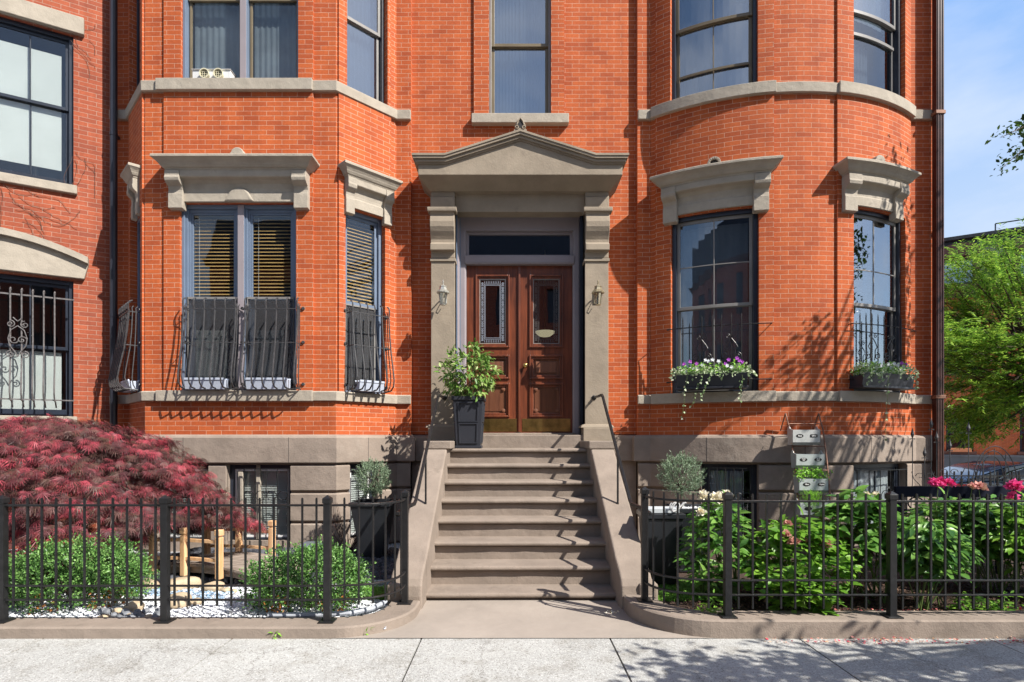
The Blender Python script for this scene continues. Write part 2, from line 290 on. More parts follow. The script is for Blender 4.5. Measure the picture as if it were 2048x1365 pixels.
# ------------------------------------------------------------ mesh builder
class MB:
    def __init__(s): s.v = []; s.f = []; s.uv = None; s.uvs = []; s.nu = []
    def add(s, vs, fs, uvs=None):
        b = len(s.v); s.v += [tuple(p) for p in vs]; s.f += [tuple(b+i for i in f) for f in fs]
        s.uvs += list(uvs) if uvs is not None else [(0, 0)]*len(vs)
        return s
    def box(s, x0, x1, y0, y1, z0, z1):
        return s.add([(x0, y0, z0), (x1, y0, z0), (x1, y1, z0), (x0, y1, z0), (x0, y0, z1), (x1, y0, z1), (x1, y1, z1), (x0, y1, z1)],
              [(0, 3, 2, 1), (4, 5, 6, 7), (0, 1, 5, 4), (1, 2, 6, 5), (2, 3, 7, 6), (3, 0, 4, 7)])
    def obox(s, c, size, rot=0, tilt=0):
        hx, hy, hz = [q/2 for q in size]; M = Matrix.Translation(c) @ Matrix.Rotation(rot, 4, 'Z') @ Matrix.Rotation(tilt, 4, 'Y')
        vs = [M @ Vector((x, y, z)) for z in (-hz, hz) for x, y in ((-hx, -hy), (hx, -hy), (hx, hy), (-hx, hy))]
        return s.add(vs, [(0, 3, 2, 1), (4, 5, 6, 7), (0, 1, 5, 4), (1, 2, 6, 5), (2, 3, 7, 6), (3, 0, 4, 7)])
    def tube(s, pts, r, n=8, cap=True, flat=None):
        pts = [Vector(p) for p in pts]; k = len(pts); rs = r if isinstance(r, (list, tuple)) else [r]*k
        vs = []; fs = []; up = None
        for i, p in enumerate(pts):
            t = (pts[min(i+1, k-1)]-pts[max(i-1, 0)]).normalized()
            if up is None: up = Vector((0, 0, 1)) if abs(t.z) < .9 else Vector((0, 1, 0))
            a = t.cross(up).normalized(); b = a.cross(t).normalized(); up = b
            for j in range(n):
                q = 2*math.pi*j/n + (math.pi/4 if n == 4 else 0)
                vs.append(p+(a*math.cos(q)+b*math.sin(q))*rs[i])
        for i in range(k-1):
            for j in range(n): fs.append((i*n+j, i*n+(j+1) % n, (i+1)*n+(j+1) % n, (i+1)*n+j))
        if cap: fs.append(tuple(range(n))[::-1]); fs.append(tuple((k-1)*n+j for j in range(n)))
        return s.add(vs, fs)
    def lathe(s, prof, c=(0, 0, 0), n=16, sx=1, sy=1, rot=0):
        vs = []; fs = []; k = len(prof)
        for (r, z) in prof:
            for j in range(n):
                q = 2*math.pi*j/n+rot; vs.append((c[0]+r*math.cos(q)*sx, c[1]+r*math.sin(q)*sy, c[2]+z))
        for i in range(k-1):
            for j in range(n): fs.append((i*n+j, i*n+(j+1) % n, (i+1)*n+(j+1) % n, (i+1)*n+j))
        fs.append(tuple(range(n))[::-1]); fs.append(tuple((k-1)*n+j for j in range(n)))
        return s.add(vs, fs)
    def prism(s, poly, fn, d0, d1):
        """poly: 2D outline; fn(a,b,d)->3D; extruded between d0 and d1"""
        n = len(poly); vs = [fn(a, b, d0) for a, b in poly]+[fn(a, b, d1) for a, b in poly]
        fs = [tuple(range(n)), tuple(range(2*n-1, n-1, -1))]+[(i, i+n, (i+1) % n+n, (i+1) % n) for i in range(n)]
        return s.add(vs, fs)
    def sweep(s, path, prof, closed=False):
        """path: plan polyline left->right as seen from outside; prof: [(offset outward, z)]"""
        n = len(path); P = [Vector((p[0], p[1])) for p in path]; nrm = []
        for i in range(n):
            d = []
            if i > 0: d.append((P[i]-P[i-1]).normalized())
            if i < n-1: d.append((P[i+1]-P[i]).normalized())
            ns = [Vector((q.y, -q.x)) for q in d]
            if len(ns) == 1: m = ns[0]
            else:
                m = (ns[0]+ns[1]); m = m.normalized() if m.length > 1e-6 else ns[0]; m = m/max(.3, m.dot(ns[0]))
            nrm.append(m)
        k = len(prof); vs = []; fs = []; uvs = []; u = 0; pl = 0
        acc = [0]
        for j in range(1, k): acc.append(acc[-1]+math.hypot(prof[j][0]-prof[j-1][0], prof[j][1]-prof[j-1][1]))
        for i in range(n):
            if i: u += (P[i]-P[i-1]).length
            for j, (o, z) in enumerate(prof):
                q = P[i]+nrm[i]*o; vs.append((q.x, q.y, z)); uvs.append((u, z))
        kk = k if closed else k-1
        for i in range(n-1):
            for j in range(kk):
                a = i*k+j; b = i*k+(j+1) % k; fs.append((a, a+k, b+k, b))
        if closed or k > 2: fs.append(tuple(range(k))); fs.append(tuple((n-1)*k+j for j in range(k))[::-1])
        return s.add(vs, fs, uvs)
    def mbox(s, S, u0, u1, o0, o1, z0, z1, nu=None):
        nu = nu or S.seg(u0, u1); us = [u0+(u1-u0)*i/nu for i in range(nu+1)]
        vs = []; uvs = []
        for u in us:
            for (o, z) in ((o1, z0), (o1, z1), (o0, z1), (o0, z0)):
                vs.append(S.p(u, o, z)); uvs.append((u+abs(o-o1), z))
        fs = []
        for i in range(nu):
            for j in range(4):
                a = i*4+j; b = i*4+(j+1) % 4; fs.append((a, a+4, b+4, b))
        fs += [(0, 1, 2, 3), (nu*4+3, nu*4+2, nu*4+1, nu*4)]
        return s.add(vs, fs, uvs)
    def panel(s, S, u0, u1, z0, z1, o=0, holes=(), reveal=.14, sides=False, uoff=0):
        us = {u0, u1}; zs = {z0, z1}
        for h in holes: us |= {h[0], h[1]}; zs |= {h[2], h[3]}
        us = sorted(x for x in us if u0 <= x <= u1); zs = sorted(x for x in zs if z0 <= x <= z1)
        full = []
        for a, b in zip(us[:-1], us[1:]):
            k = S.seg(a, b); full += [a+(b-a)*i/k for i in range(k)]
        full.append(us[-1])
        for a, b in zip(full[:-1], full[1:]):
            for c, d in zip(zs[:-1], zs[1:]):
                mu, mz = (a+b)/2, (c+d)/2
                if any(h[0] < mu < h[1] and h[2] < mz < h[3] for h in holes): continue
                s.add([S.p(a, o, c), S.p(b, o, c), S.p(b, o, d), S.p(a, o, d)], [(0, 1, 2, 3)], [(a+uoff, c), (b+uoff, c), (b+uoff, d), (a+uoff, d)])
        if reveal:
            for h in holes:
                for uu in (h[0], h[1]):
                    e = .0636*1.5
                    s.add([S.p(uu, o, h[2]), S.p(uu, o-reveal, h[2]), S.p(uu, o-reveal, h[3]), S.p(uu, o, h[3])], [(0, 1, 2, 3)],
                          [(uu+uoff, h[2]), (uu+reveal+uoff, h[2]), (uu+reveal+uoff, h[3]), (uu+uoff, h[3])])
                for zz in (h[2], h[3]):
                    k = S.seg(h[0], h[1])
                    for i in range(k):
                        a = h[0]+(h[1]-h[0])*i/k; b = h[0]+(h[1]-h[0])*(i+1)/k
                        s.add([S.p(a, o, zz), S.p(b, o, zz), S.p(b, o-reveal, zz), S.p(a, o-reveal, zz)], [(0, 1, 2, 3)], [(a, zz), (b, zz), (b, zz+reveal), (a, zz+reveal)])
        if sides:
            for uu in (u0, u1):
                s.add([S.p(uu, o, z0), S.p(uu, 0, z0), S.p(uu, 0, z1), S.p(uu, o, z1)], [(0, 1, 2, 3)], [(uu, z0), (uu+o, z0), (uu+o, z1), (uu, z1)])
            s.mboxcap(S, u0, u1, o, z0); s.mboxcap(S, u0, u1, o, z1)
        return s
    def mboxcap(s, S, u0, u1, o, z):
        k = S.seg(u0, u1)
        for i in range(k):
            a = u0+(u1-u0)*i/k; b = u0+(u1-u0)*(i+1)/k
            s.add([S.p(a, o, z), S.p(b, o, z), S.p(b, 0, z), S.p(a, 0, z)], [(0, 1, 2, 3)])
    def build(s, name, mat, parent=None, bevel=0, smooth=False, bseg=2):
        me = bpy.data.meshes.new(name); me.from_pydata(s.v, [], s.f)
        if any(u != (0, 0) for u in s.uvs):
            l = me.uv_layers.new(name='UVMap'); idx = np.empty(len(me.loops), dtype=np.int32); me.loops.foreach_get('vertex_index', idx)
            l.data.foreach_set('uv', np.array(s.uvs, dtype=np.float32)[idx].ravel())
        me.materials.append(mat)
        if smooth: me.polygons.foreach_set('use_smooth', [True]*len(me.polygons))
        me.update()
        o = bpy.data.objects.new(name, me); COL.objects.link(o)
        if parent is not None: o.parent = parent; o.matrix_parent_inverse = pinv(parent)
        if bevel:
            b = o.modifiers.new('bevel', 'BEVEL'); b.width = bevel; b.segments = bseg; b.limit_method = 'ANGLE'; b.angle_limit = R(35)
        return o
def pinv(p):
    return Matrix.Translation(p.location).inverted() if p.parent is None else Matrix.Identity(4)
def tag(o, label=None, cat=None, group=None, kind=None):
    if label: o['label'] = label
    if cat: o['category'] = cat
    if group: o['group'] = group
    if kind: o['kind'] = kind
    return o
def thing(name, label, cat, loc=(0, 0, 0), group=None):
    o = bpy.data.objects.new(name, None); COL.objects.link(o); o.location = loc; o.empty_display_size = .1
    return tag(o, label, cat, group)
def copy_tree(o, parent=None):
    c = o.copy(); COL.objects.link(c)
    if parent is not None: c.parent = parent
    for ch in list(o.children): copy_tree(ch, c)
    return c
def structure(name, mb, mat, **k): return tag(mb.build(name, mat, **k), kind='structure')

class Plane:
    def __init__(s, p0, p1):
        s.p0 = Vector(p0); s.p1 = Vector(p1); s.d = (s.p1-s.p0).normalized(); s.n = Vector((s.d.y, -s.d.x)); s.L = (s.p1-s.p0).length
    def p(s, u, o, z): q = s.p0+s.d*u+s.n*o; return (q.x, q.y, z)
    def seg(s, a, b): return 1
    def u(s, px, o=0):
        k = (px-CX)/F; a = s.p0+s.n*o   # a.x+u dx = k (a.y+u dy)
        return (k*a.y-a.x)/(s.d.x-k*s.d.y)
    def path(s, u0, u1, o=0): return [s.p(u0, o, 0)[:2], s.p(u1, o, 0)[:2]]
class Bow:
    def __init__(s, c, r): s.c = Vector(c); s.r = r
    def p(s, u, o, z):
        t = u/s.r; return (s.c.x+(s.r+o)*math.sin(t), s.c.y-(s.r+o)*math.cos(t), z)
    def seg(s, a, b): return max(1, int(math.ceil(abs(b-a)/.09)))
    def u(s, px, o=0):
        lo, hi = -2.4, 2.4
        for _ in range(40):
            m = (lo+hi)/2; x, y, _z = s.p(m, o, 0)
            if CX+x/y*F < px: lo = m
            else: hi = m
        return lo
    def path(s, u0, u1, o=0):
        k = s.seg(u0, u1); return [s.p(u0+(u1-u0)*i/k, o, 0)[:2] for i in range(k+1)]

# ------------------------------------------------------------ key planes
YW, YP, YB = 8.46, 8.38, 7.70
XA, XB, XC, XD, XE, XF = -5.84, -5.58, -4.915, -2.357, -1.685, -1.472
XG, XH, XI, XJ = 1.829, 2.026, 5.815, 6.19
S_pl = Plane((XA, YP), (XB, YP)); S_cl = Plane((XB, YP), (XC, YB)); S_fr = Plane((XC, YB), (XD, YB)); S_cr = Plane((XD, YB), (XE, YP))
S_pr = Plane((XE, YP), (XF, YP)); S_mw = Plane((XF, YW), (XG, YW)); S_ql = Plane((XG, YP), (XH, YP)); S_qr = Plane((XI, YP), (XJ, YP))
BH = (XI-XH)/2; SG = .66; BR = (BH*BH+SG*SG)/(2*SG); S_bw = Bow(((XH+XI)/2, YP-SG+BR), BR); BU = BR*math.asin(BH/BR)
ZT = 10.6
Z1a, Z1b = 2.05, 2.18      # lower band
Z2a, Z2b = 6.18, 6.32      # upper band
ZWT0, ZWT = 1.215, 1.60    # water table
LPATH = [(XA, YP), (XB, YP), (XC, YB), (XD, YB), (XE, YP), (XF, YP)]
RPATH = [(XG, YP), (XH, YP)]+S_bw.path(-BU, BU)[1:-1]+[(XI, YP), (XJ, YP)]

house = thing('brick_townhouse', 'orange-red brick townhouse with angled bay, rounded bow and pedimented double door', 'house', (0, YW, 0))

# ---- brick walls
def op(S, a, b, z0, z1, o=0): return (S.u(a, o), S.u(b, o), z0, z1)
W_fr1 = op(S_fr, 362, 594, Z1b, 4.69); W_fr2 = op(S_fr, 364, 598, Z2b, 9.0)
W_cr1 = op(S_cr, 689, 768, Z1b, 4.69); W_cr2 = op(S_cr, 692, 773, Z2b, 9.0)
W_cl1 = (S_cr.L-W_cr1[1], S_cr.L-W_cr1[0], Z1b, 4.69); W_cl2 = (S_cr.L-W_cr2[1], S_cr.L-W_cr2[0], Z2b, 9.0)
W_bl1 = op(S_bw, 1343, 1517, Z1b, 4.68); W_br1 = op(S_bw, 1704, 1806, Z1b, 4.68)
W_bl2 = op(S_bw, 1342, 1515, Z2b, 9.0); W_br2 = op(S_bw, 1704, 1806, Z2b, 9.0)
W_c2 = op(S_mw, 978, 1102, 6.28, 9.0)
DX = .114
wm = MB()
wm.panel(S_mw, 0, S_mw.L, 1.6, ZT, 0, [W_c2, (-.95-XF, 1.18-XF, 1.4, 4.9)], .0)
wm.panel(S_mw, S_mw.u(948), S_mw.u(1128), 6.28, ZT, .035, [W_c2], .17, sides=True, uoff=.1)
wm.build('main_wall', M_BRICK, house)
pw = MB()
for S in (S_pl, S_pr, S_ql, S_qr): pw.panel(S, 0, S.L, ZWT, ZT, 0, uoff=.03)
pw.add([(XF, YP, ZWT), (XF, YW, ZWT), (XF, YW, ZT), (XF, YP, ZT)], [(0, 1, 2, 3)], [(0, ZWT), (.08, ZWT), (.08, ZT), (0, ZT)])
pw.add([(XG, YP, ZWT), (XG, YW, ZWT), (XG, YW, ZT), (XG, YP, ZT)], [(0, 1, 2, 3)], [(0, ZWT), (.08, ZWT), (.08, ZT), (0, ZT)])
pw.add([(XJ, YP, 0), (XJ, 16, 0), (XJ, 16, ZT), (XJ, YP, ZT)], [(0, 1, 2, 3)], [(0, 0), (7.6, 0), (7.6, ZT), (0, ZT)])
for i in range(int((ZT-3)/.127)):   # toothed brick return on the corner
    pw.box(XJ, XJ+.028+.01*rnd.random(), YP+.02, YP+.2, 2.6+i*.1272, 2.6+i*.1272+.058)
pw.build('corner_pilaster', M_BRICK, house)
bw_ = MB()
for S, h1, h2 in ((S_cl, W_cl1, W_cl2), (S_fr, W_fr1, W_fr2), (S_cr, W_cr1, W_cr2)):
    bw_.panel(S, 0, S.L, ZWT, ZT, 0, [h1, h2], 0)
ra, rb = S_fr.u(330), S_fr.u(628)
bw_.panel(S_fr, ra, rb, Z1b, ZT, .03, [W_fr1, W_fr2], .17, sides=True, uoff=.1)
for S, h1, h2 in ((S_cl, W_cl1, W_cl2), (S_cr, W_cr1, W_cr2)):
    bw_.panel(S, h1[0]-.10, h1[1]+.10, Z1b, ZT, .03, [h1, h2], .17, sides=True)
bw_.build('bay_wall', M_BRICK, house)
cb = MB()
cb.panel(S_bw, -BU, BU, ZWT, ZT, 0, [W_bl1, W_br1, W_bl2, W_br2], 0)
cb.panel(S_bw, S_bw.u(1312), S_bw.u(1547), Z1b, ZT, .03, [W_bl1, W_bl2], .17, sides=True)
cb.panel(S_bw, S_bw.u(1672), S_bw.u(1817), Z1b, ZT, .03, [W_br1, W_br2], .17, sides=True)
cb.build('bow_wall', M_BRICK, house)

# ---- stone bands with slightly proud pieces under the windows
def band(name, z0, z1, proj):
    for k, path in enumerate((LPATH, RPATH)):
        m = MB(); m.sweep(path, [(-.01, z0), (proj, z0), (proj+.006, z1-.012), (proj-.012, z1), (-.01, z1+.004)]); m.build(name, M_SILL, house, bevel=.006)
    for S, a, b in ((S_fr, S_fr.u(318), S_fr.u(628)), (S_bw, S_bw.u(1306), S_bw.u(1549)), (S_bw, S_bw.u(1672), S_bw.u(1819))):
        m = MB(); m.mbox(S, a, b, 0, proj+.035, z0-.006, z1+.006); m.build('window_sill', M_SILL, house, bevel=.006)
band('sill_band', Z1a, Z1b, .045); band('sill_band', Z2a, Z2b, .05)
m = MB(); m.box(PX(943, 8.36), PX(1138, 8.36), 8.36, YW+.1, 6.145, 6.283); m.build('window_sill', M_SILL, house, bevel=.008)

# ---- foundation
B_fr = op(S_fr, 455, 583, .18, ZWT0-.02); B_fr0 = op(S_fr, 318, 420, .18, ZWT0-.02)
B_cr = op(S_cr, 697, 752, .18, ZWT0-.02); B_bl = op(S_bw, 1403, 1516, .12, ZWT0-.02); B_br = op(S_bw, 1702, 1808, .12, ZWT0-.02)
fd = MB()
for S, hs in ((S_pl, []), (S_cl, []), (S_fr, [B_fr, B_fr0]), (S_cr, [B_cr]), (S_pr, []), (S_ql, []), (S_bw, [B_bl, B_br]), (S_qr, [])):
    u0, u1 = (-BU, BU) if S is S_bw else (0, S.L)
    fd.panel(S, u0, u1, -.4, ZWT0+.01, 0, hs, .22)
fd.panel(S_mw, 0, S_mw.L, -.4, 1.61, -.0, [], 0)
fd.build('foundation', M_STONE, house)
WTP = [(-.01, ZWT0), (.055, ZWT0), (.07, ZWT0+.012), (.07, ZWT-.045), (.055, ZWT-.02), (-.01, ZWT+.004)]
for p in (LPATH+[(XF, YW-.0), (-.9, YW)], [(1.2, YW), (XG, YW)]+RPATH):
    m = MB(); m.sweep(p, WTP); m.build('water_table', M_STONE, house, bevel=.006)
for S_, us_j in ((S_fr, (.55, 1.95)), (S_bw, (-1.25, -.02, .95)), (S_cr, (.45,))):
    for u_ in us_j:
        m = MB(); m.mbox(S_, u_-.0025, u_+.0025, .060, .0712, ZWT0+.01, ZWT-.04, 1); m.build('stone_joint', M_DARK, house)
for S_, us_j in ((S_bw, (-.45, .7)), (S_fr, (.35, 2.25))):
    for z0_, z1_ in ((Z1a, Z1b), (Z2a, Z2b)):
        for u_ in us_j: m = MB(); m.mbox(S_, u_-.002, u_+.002, .03, .0525, z0_+.005, z1_-.008, 1); m.build('stone_joint', M_STONE, house)
def subpath(path, x0, x1):
    out = []
    for (a, b) in zip(path[:-1], path[1:]):
        for x in (x0, x1):
            if a[0] < x < b[0]:
                t = (x-a[0])/(b[0]-a[0]); out.append((x, a[1]+(b[1]-a[1])*t))
        if x0 < b[0] < x1: out.append(tuple(b))
    for p in path[:1]:
        if x0 <= p[0] < x1: out.append(p)
    return sorted(set(out))
def xat(S, u): return S.p(u, 0, 0)[0]
piers = [(LPATH, XA, xat(S_fr, B_fr0[0])), (LPATH, xat(S_fr, B_fr0[1]), xat(S_fr, B_fr[0])), (LPATH, xat(S_fr, B_fr[1]), xat(S_cr, B_cr[0])), (LPATH, xat(S_cr, B_cr[1]), XF+.001),
         (RPATH, XG-.001, xat(S_bw, B_bl[0])), (RPATH, xat(S_bw, B_bl[1]), xat(S_bw, B_br[0])), (RPATH, xat(S_bw, B_br[1]), XJ+.001)]
for path, a, b in piers:
    m = MB(); pp = subpath(path, a, b)
    for z0, z1 in ((.05, .415), (.435, .82), (.84, 1.195)):
        m.sweep(pp, [(-.01, z0), (.03, z0+.006), (.045, z0+.02), (.045, z1-.02), (.03, z1-.006), (-.01, z1)])
    m.build('rusticated_stone', M_STONE, house, bevel=.004)
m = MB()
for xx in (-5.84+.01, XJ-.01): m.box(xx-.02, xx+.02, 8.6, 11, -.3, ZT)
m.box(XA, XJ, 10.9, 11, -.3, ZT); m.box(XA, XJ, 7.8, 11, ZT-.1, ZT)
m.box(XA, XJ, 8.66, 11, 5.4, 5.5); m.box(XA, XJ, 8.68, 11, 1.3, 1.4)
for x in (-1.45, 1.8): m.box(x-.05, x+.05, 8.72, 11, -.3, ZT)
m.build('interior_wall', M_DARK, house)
m = MB(); m.box(XA-.02, XJ+.02, 8.2, 12, ZT, ZT+.3); m.build('roof', M_SLATE, house)

# ---- windows
def rectframe(m, S, u0, u1, z0, z1, w, o0, o1, wb=None, wt=None):
    wb = wb or w; wt = wt or w
    m.mbox(S, u0, u0+w, o0, o1, z0, z1, 1); m.mbox(S, u1-w, u1, o0, o1, z0, z1, 1)
    m.mbox(S, u0+w, u1-w, o0, o1, z0, z0+wb); m.mbox(S, u0+w, u1-w, o0, o1, z1-wt, z1)
def pane(S, u0, u1, z0, z1, o, mat, parent, name='glass'):
    m = MB(); m.mbox(S, u0, u1, o-.003, o, z0, z1); return m.build(name, mat, parent)
def blind(S, u0, u1, z0, z1, o, mat, parent, pitch=.045, tilt=.6, name='blind', cord=True):
    m = MB(); z = z1-.02; cs = math.cos(tilt)*.02; sn = math.sin(tilt)*.02; k = S.seg(u0, u1)
    while z > z0+.02:
        for i in range(k):
            a = u0+(u1-u0)*i/k; b = u0+(u1-u0)*(i+1)/k
            m.add([S.p(a, o+cs, z-sn), S.p(b, o+cs, z-sn), S.p(b, o-cs, z+sn), S.p(a, o-cs, z+sn)], [(0, 1, 2, 3)])
        z -= pitch
    b = m.build(name, mat, parent)
    return b
def curtain(S, u0, u1, z0, z1, o, mat, parent, amp=.015, name='curtain'):
    m = MB(); k = 40; vs = []; fs = []
    for i in range(k+1):
        u = u0+(u1-u0)*i/k; oo = o+amp*math.sin(i*1.3)+amp*.5*math.sin(i*2.9+1)
        vs += [S.p(u, oo, z0), S.p(u, oo, z1)]
    for i in range(k): fs.append((2*i, 2*i+2, 2*i+3, 2*i+1))
    m.add(vs, fs); return m.build(name, mat, parent, smooth=True)
def sash(S, u0, u1, z0, z1, o, fm, gm, parent, w=.045, muntin=(), hm=(), wb=None):
    m = MB(); rectframe(m, S, u0, u1, z0, z1, w, o-.03, o, wb)
    for q in muntin: m.mbox(S, u0+(u1-u0)*q-.008, u0+(u1-u0)*q+.008, o-.028, o-.005, z0+w, z1-w, 1)
    for q in hm: m.mbox(S, u0+w, u1-w, o-.027, o-.006, z0+(z1-z0)*q-.008, z0+(z1-z0)*q+.008)
    m.build('sash', fm, parent, bevel=.003)
    pane(S, u0+w, u1-w, z0+w, z1-w, o-.012, gm, parent)
def window(S, W, zm, fm=M_NAVY, sm=M_NAVY, gm=M_GLASS, o=0, fw=.05, mu=(), hm=(), gm2=None, label=None, parent=None):
    u0, u1, z0, z1 = W
    m = MB(); rectframe(m, S, u0, u1, z0, z1, fw, o-.19, o-.06, .03)
    m.mbox(S, u0, u1, o-.2, o-.185, z0-.0, z0+.03)
    p = m.build('window', fm, parent or house, bevel=.004)
    if label: p['label'] = label
    sash(S, u0+fw, u1-fw, zm-.02, z1-fw, o-.10, sm, gm, p, muntin=mu, hm=hm)
    sash(S, u0+fw, u1-fw, z0+.03, zm+.02, o-.135, sm, gm2 or gm, p, muntin=mu, hm=(), wb=.07)
    return p
def dbl_window(S, W, zm, low, mull, blinds):
    u0, u1, z0, z1 = W; um = (S.u(mull[0])+S.u(mull[1]))/2; mw = .045
    m = MB()
    m.mbox(S, u0, u0+.035, -.20, -.015, z0, z1); m.mbox(S, u1-.035, u1, -.20, -.015, z0, z1)
    m.mbox(S, um-mw, um+mw, -.20, -.02, z0, z1); m.mbox(S, u0+.035, um-mw, -.2, -.03, z1-.05, z1); m.mbox(S, um+mw, u1-.035, -.2, -.03, z1-.05, z1)
    p = m.build('window', M_BLUE if low else M_BLUE, house, bevel=.004)
    f = MB(); f.mbox(S, um-mw+.004, um+mw-.004, -.02, -.012, z0, z1-.01); f.build('mullion', M_CASING, p, bevel=.002)
    for a, b in ((u0+.035, um-mw), (um+mw, u1-.035)):
        if low:   # stepped inner mouldings
            q = MB()
            for i, (d, o1) in enumerate(((.03, -.045), (.055, -.070))):
                q.mbox(S, a+(d-.03 if i else 0), a+d, -.2, o1, z0, z1-.05); q.mbox(S, b-d, b-(d-.03 if i else 0), -.2, o1, z0, z1-.05)
            q.mbox(S, a+.055, b-.055, -.2, -.070, z1-.09, z1-.05)
            q.build('moulding', M_BLUE, p, bevel=.003)
            a2, b2 = a+.055, b-.055
            sash(S, a2, b2, zm-.03, z1-.09, -.085, M_BLUE, M_GLASS, p, w=.028)
            sash(S, a2, b2, z0, zm+.0, -.105, M_BLUE, M_GLASS, p, w=.04)
            blind(S, a2+.005, b2-.005, zm-.1, z1-.1, -.135, M_BLIND, p, .048, .75)
            q = MB(); q.tube([S.p(a2+.1, -.105, z1-.15), S.p(a2+.1, -.105, zm+.02)], .0025, 5); q.build('blind_cord', M_WHITE, p)
            q = MB(); rectframe(q, S, a+.012, b-.012, z0+.01, 3.455, .022, -.066, -.045, .02, .03); q.build('screen_frame', M_GREYAL, p, bevel=.002)
            q = MB(); q.mbox(S, a+.034, b-.034, -.056, -.054, z0+.03, 3.42); q.build('insect_screen', M_SCREEN, p)
            q = MB(); q.mbox(S, a+.07+(.05 if a > um else 0), a+(b-a)*.72, -.135, -.13, z0+.17, 3.02); q.build('roller_shade', M_SHADE if a < um else M_CURTG, p)
        else:
            sash(S, a+.012, b-.012, zm-.02, z1-.05, -.07, M_BRONZE, M_GLASSR, p, w=.03)
            sash(S, a+.012, b-.012, z0, zm+.02, -.10, M_BRONZE, M_GLASS, p, w=.03)
            curtain(S, a+.02, b-.02, z0+.03, z1-.05, -.22, M_CURTG, p, .006)
    return p
dbl_window(S_fr, W_fr1, 3.45, True, (472, 489), True)
dbl_window(S_fr, W_fr2, 7.48, False, (470, 500), False)
# chamfer windows
p = window(S_cr, W_cr1, 3.42, M_BLUE, M_BLUE, M_GLASS, fw=.05)
blind(S_cr, W_cr1[0]+.08, W_cr1[1]-.08, 3.3, 4.6, -.165, M_BLIND, p, .048, .75)
q = MB(); rectframe(q, S_cr, W_cr1[0]+.04, W_cr1[1]-.1, Z1b+.01, 3.40, .022, -.09, -.065); q.build('screen_frame', M_GREYAL, p)
q = MB(); q.mbox(S_cr, W_cr1[0]+.06, W_cr1[1]-.12, -.08, -.078, Z1b+.03, 3.38); q.build('insect_screen', M_SCREEN, p)
p = window(S_cl, W_cl1, 3.42, M_BLUE, M_BLUE, M_GLASSR, fw=.05); blind(S_cl, W_cl1[0]+.08, W_cl1[1]-.08, 3.3, 4.6, -.2, M_BLIND, p, .048, .75)
p = window(S_cr, W_cr2, 7.36, M_NAVY, M_GREYAL, M_GLASSR, fw=.035); curtain(S_cr, W_cr2[0]+.05, W_cr2[1]-.05, 6.34, 8.9, -.26, M_CURT, p)
p = window(S_cl, W_cl2, 7.36, M_NAVY, M_GREYAL, M_GLASSR, fw=.035)
p = window(S_mw, (W_c2[0], W_c2[1], 6.28, 9.0), 7.38, M_GREYAL, M_BRONZE, M_GLASSR, o=.035, fw=.035)
curtain(S_mw, W_c2[0]+.05, (W_c2[0]+W_c2[1])/2-.006, 6.34, 8.9, -.22, M_CURT, p, .008); curtain(S_mw, (W_c2[0]+W_c2[1])/2+.006, W_c2[1]-.05, 6.34, 8.9, -.22, M_CURT, p, .008)
p = window(S_bw, W_bl2, 7.36, M_NAVY, M_BRONZE, M_GLASSR, o=.03, mu=(.5,)); curtain(S_bw, W_bl2[0]+.1, W_bl2[1]-.3, 6.33, 6.85, -.20, M_CURT, p, .01); curtain(S_bw, W_bl2[0]+.08, W_bl2[1]-.08, 6.33, 8.9, -.24, M_CURT, p, .004)
q = MB(); q.mbox(S_bw, W_bl2[0]+.09, W_bl2[1]-.09, -.1, -.08, 6.68, 6.71); q.build('screen_frame', M_BRONZE, p)
p = window(S_bw, W_br2, 7.42, M_NAVY, M_GREYAL, M_GLASSR, o=.03, gm2=M_GLASSD); curtain(S_bw, W_br2[0]+.06, W_br2[1]-.06, 7.42, 8.9, -.22, M_SHADE, p, .004); curtain(S_bw, W_br2[0]+.12, W_br2[1]-.3, 6.35, 7.2, -.35, M_CURTG, p, .01)
q = MB(); q.mbox(S_bw, W_br2[0]+.09, W_br2[1]-.09, -.1, -.08, 7.10, 7.14); q.build('screen_frame', M_GREYAL, p)
p = window(S_bw, W_bl1, 3.39, M_NAVY, M_GREYAL, M_GLASSD, o=.03, fw=.06, mu=(.5,), hm=(.48,)); p['label'] = 'tall dark window with cross muntins in the rounded bow'; curtain(S_bw, W_bl1[0]+.1, W_bl1[1]-.1, 2.3, 4.55, -.21, M_CURT, p, .004)
p = window(S_bw, W_br1, 3.39, M_NAVY, M_GREYAL, M_GLASSR, o=.03, fw=.05, mu=(.45,), hm=(.4,))
blind(S_bw, W_br1[0]+.08, W_br1[1]-.35, 2.6, 4.4, -.22, M_WBLIND, p, .055, .5)

# basement windows
def bsmt(S, W, blindmat=M_WBLIND, full=True):
    u0, u1, z0, z1 = W; m = MB(); rectframe(m, S, u0, u1, z0, z1, .06, -.19, -.07, .03); um = (u0+u1)/2
    p = m.build('basement_window', M_NAVY, house, bevel=.004)
    sash(S, u0+.06, u1-.06, z0+.03, z1-.06, -.085, M_WHITE if full else M_NAVY, M_GLASS, p, w=.03, muntin=(.5,) if not full else ())
    (blind(S, u0+.09, u1-.09, z0+.05, z1-.08, -.135, blindmat, p, .03, .9) if full else curtain(S, u0+.1, u1-.16, z0+.05, z1-.1, -.15, M_CURT, p, .006))
bsmt(S_fr, B_fr); bsmt(S_fr, B_fr0); bsmt(S_cr, B_cr); bsmt(S_bw, B_bl, M_CURTG, False); bsmt(S_bw, B_br, M_CURTG, False)
q = MB(); q.mbox(S_fr, B_fr[0]+.14, B_fr[0]+.20, -.07, .0, .18, 1.1); q.mbox(S_fr, B_fr[0]+.36, B_fr[0]+.41, -.1, -.05, .18, 1.19)
q.build('window_post', M_SILL, house, bevel=.004)

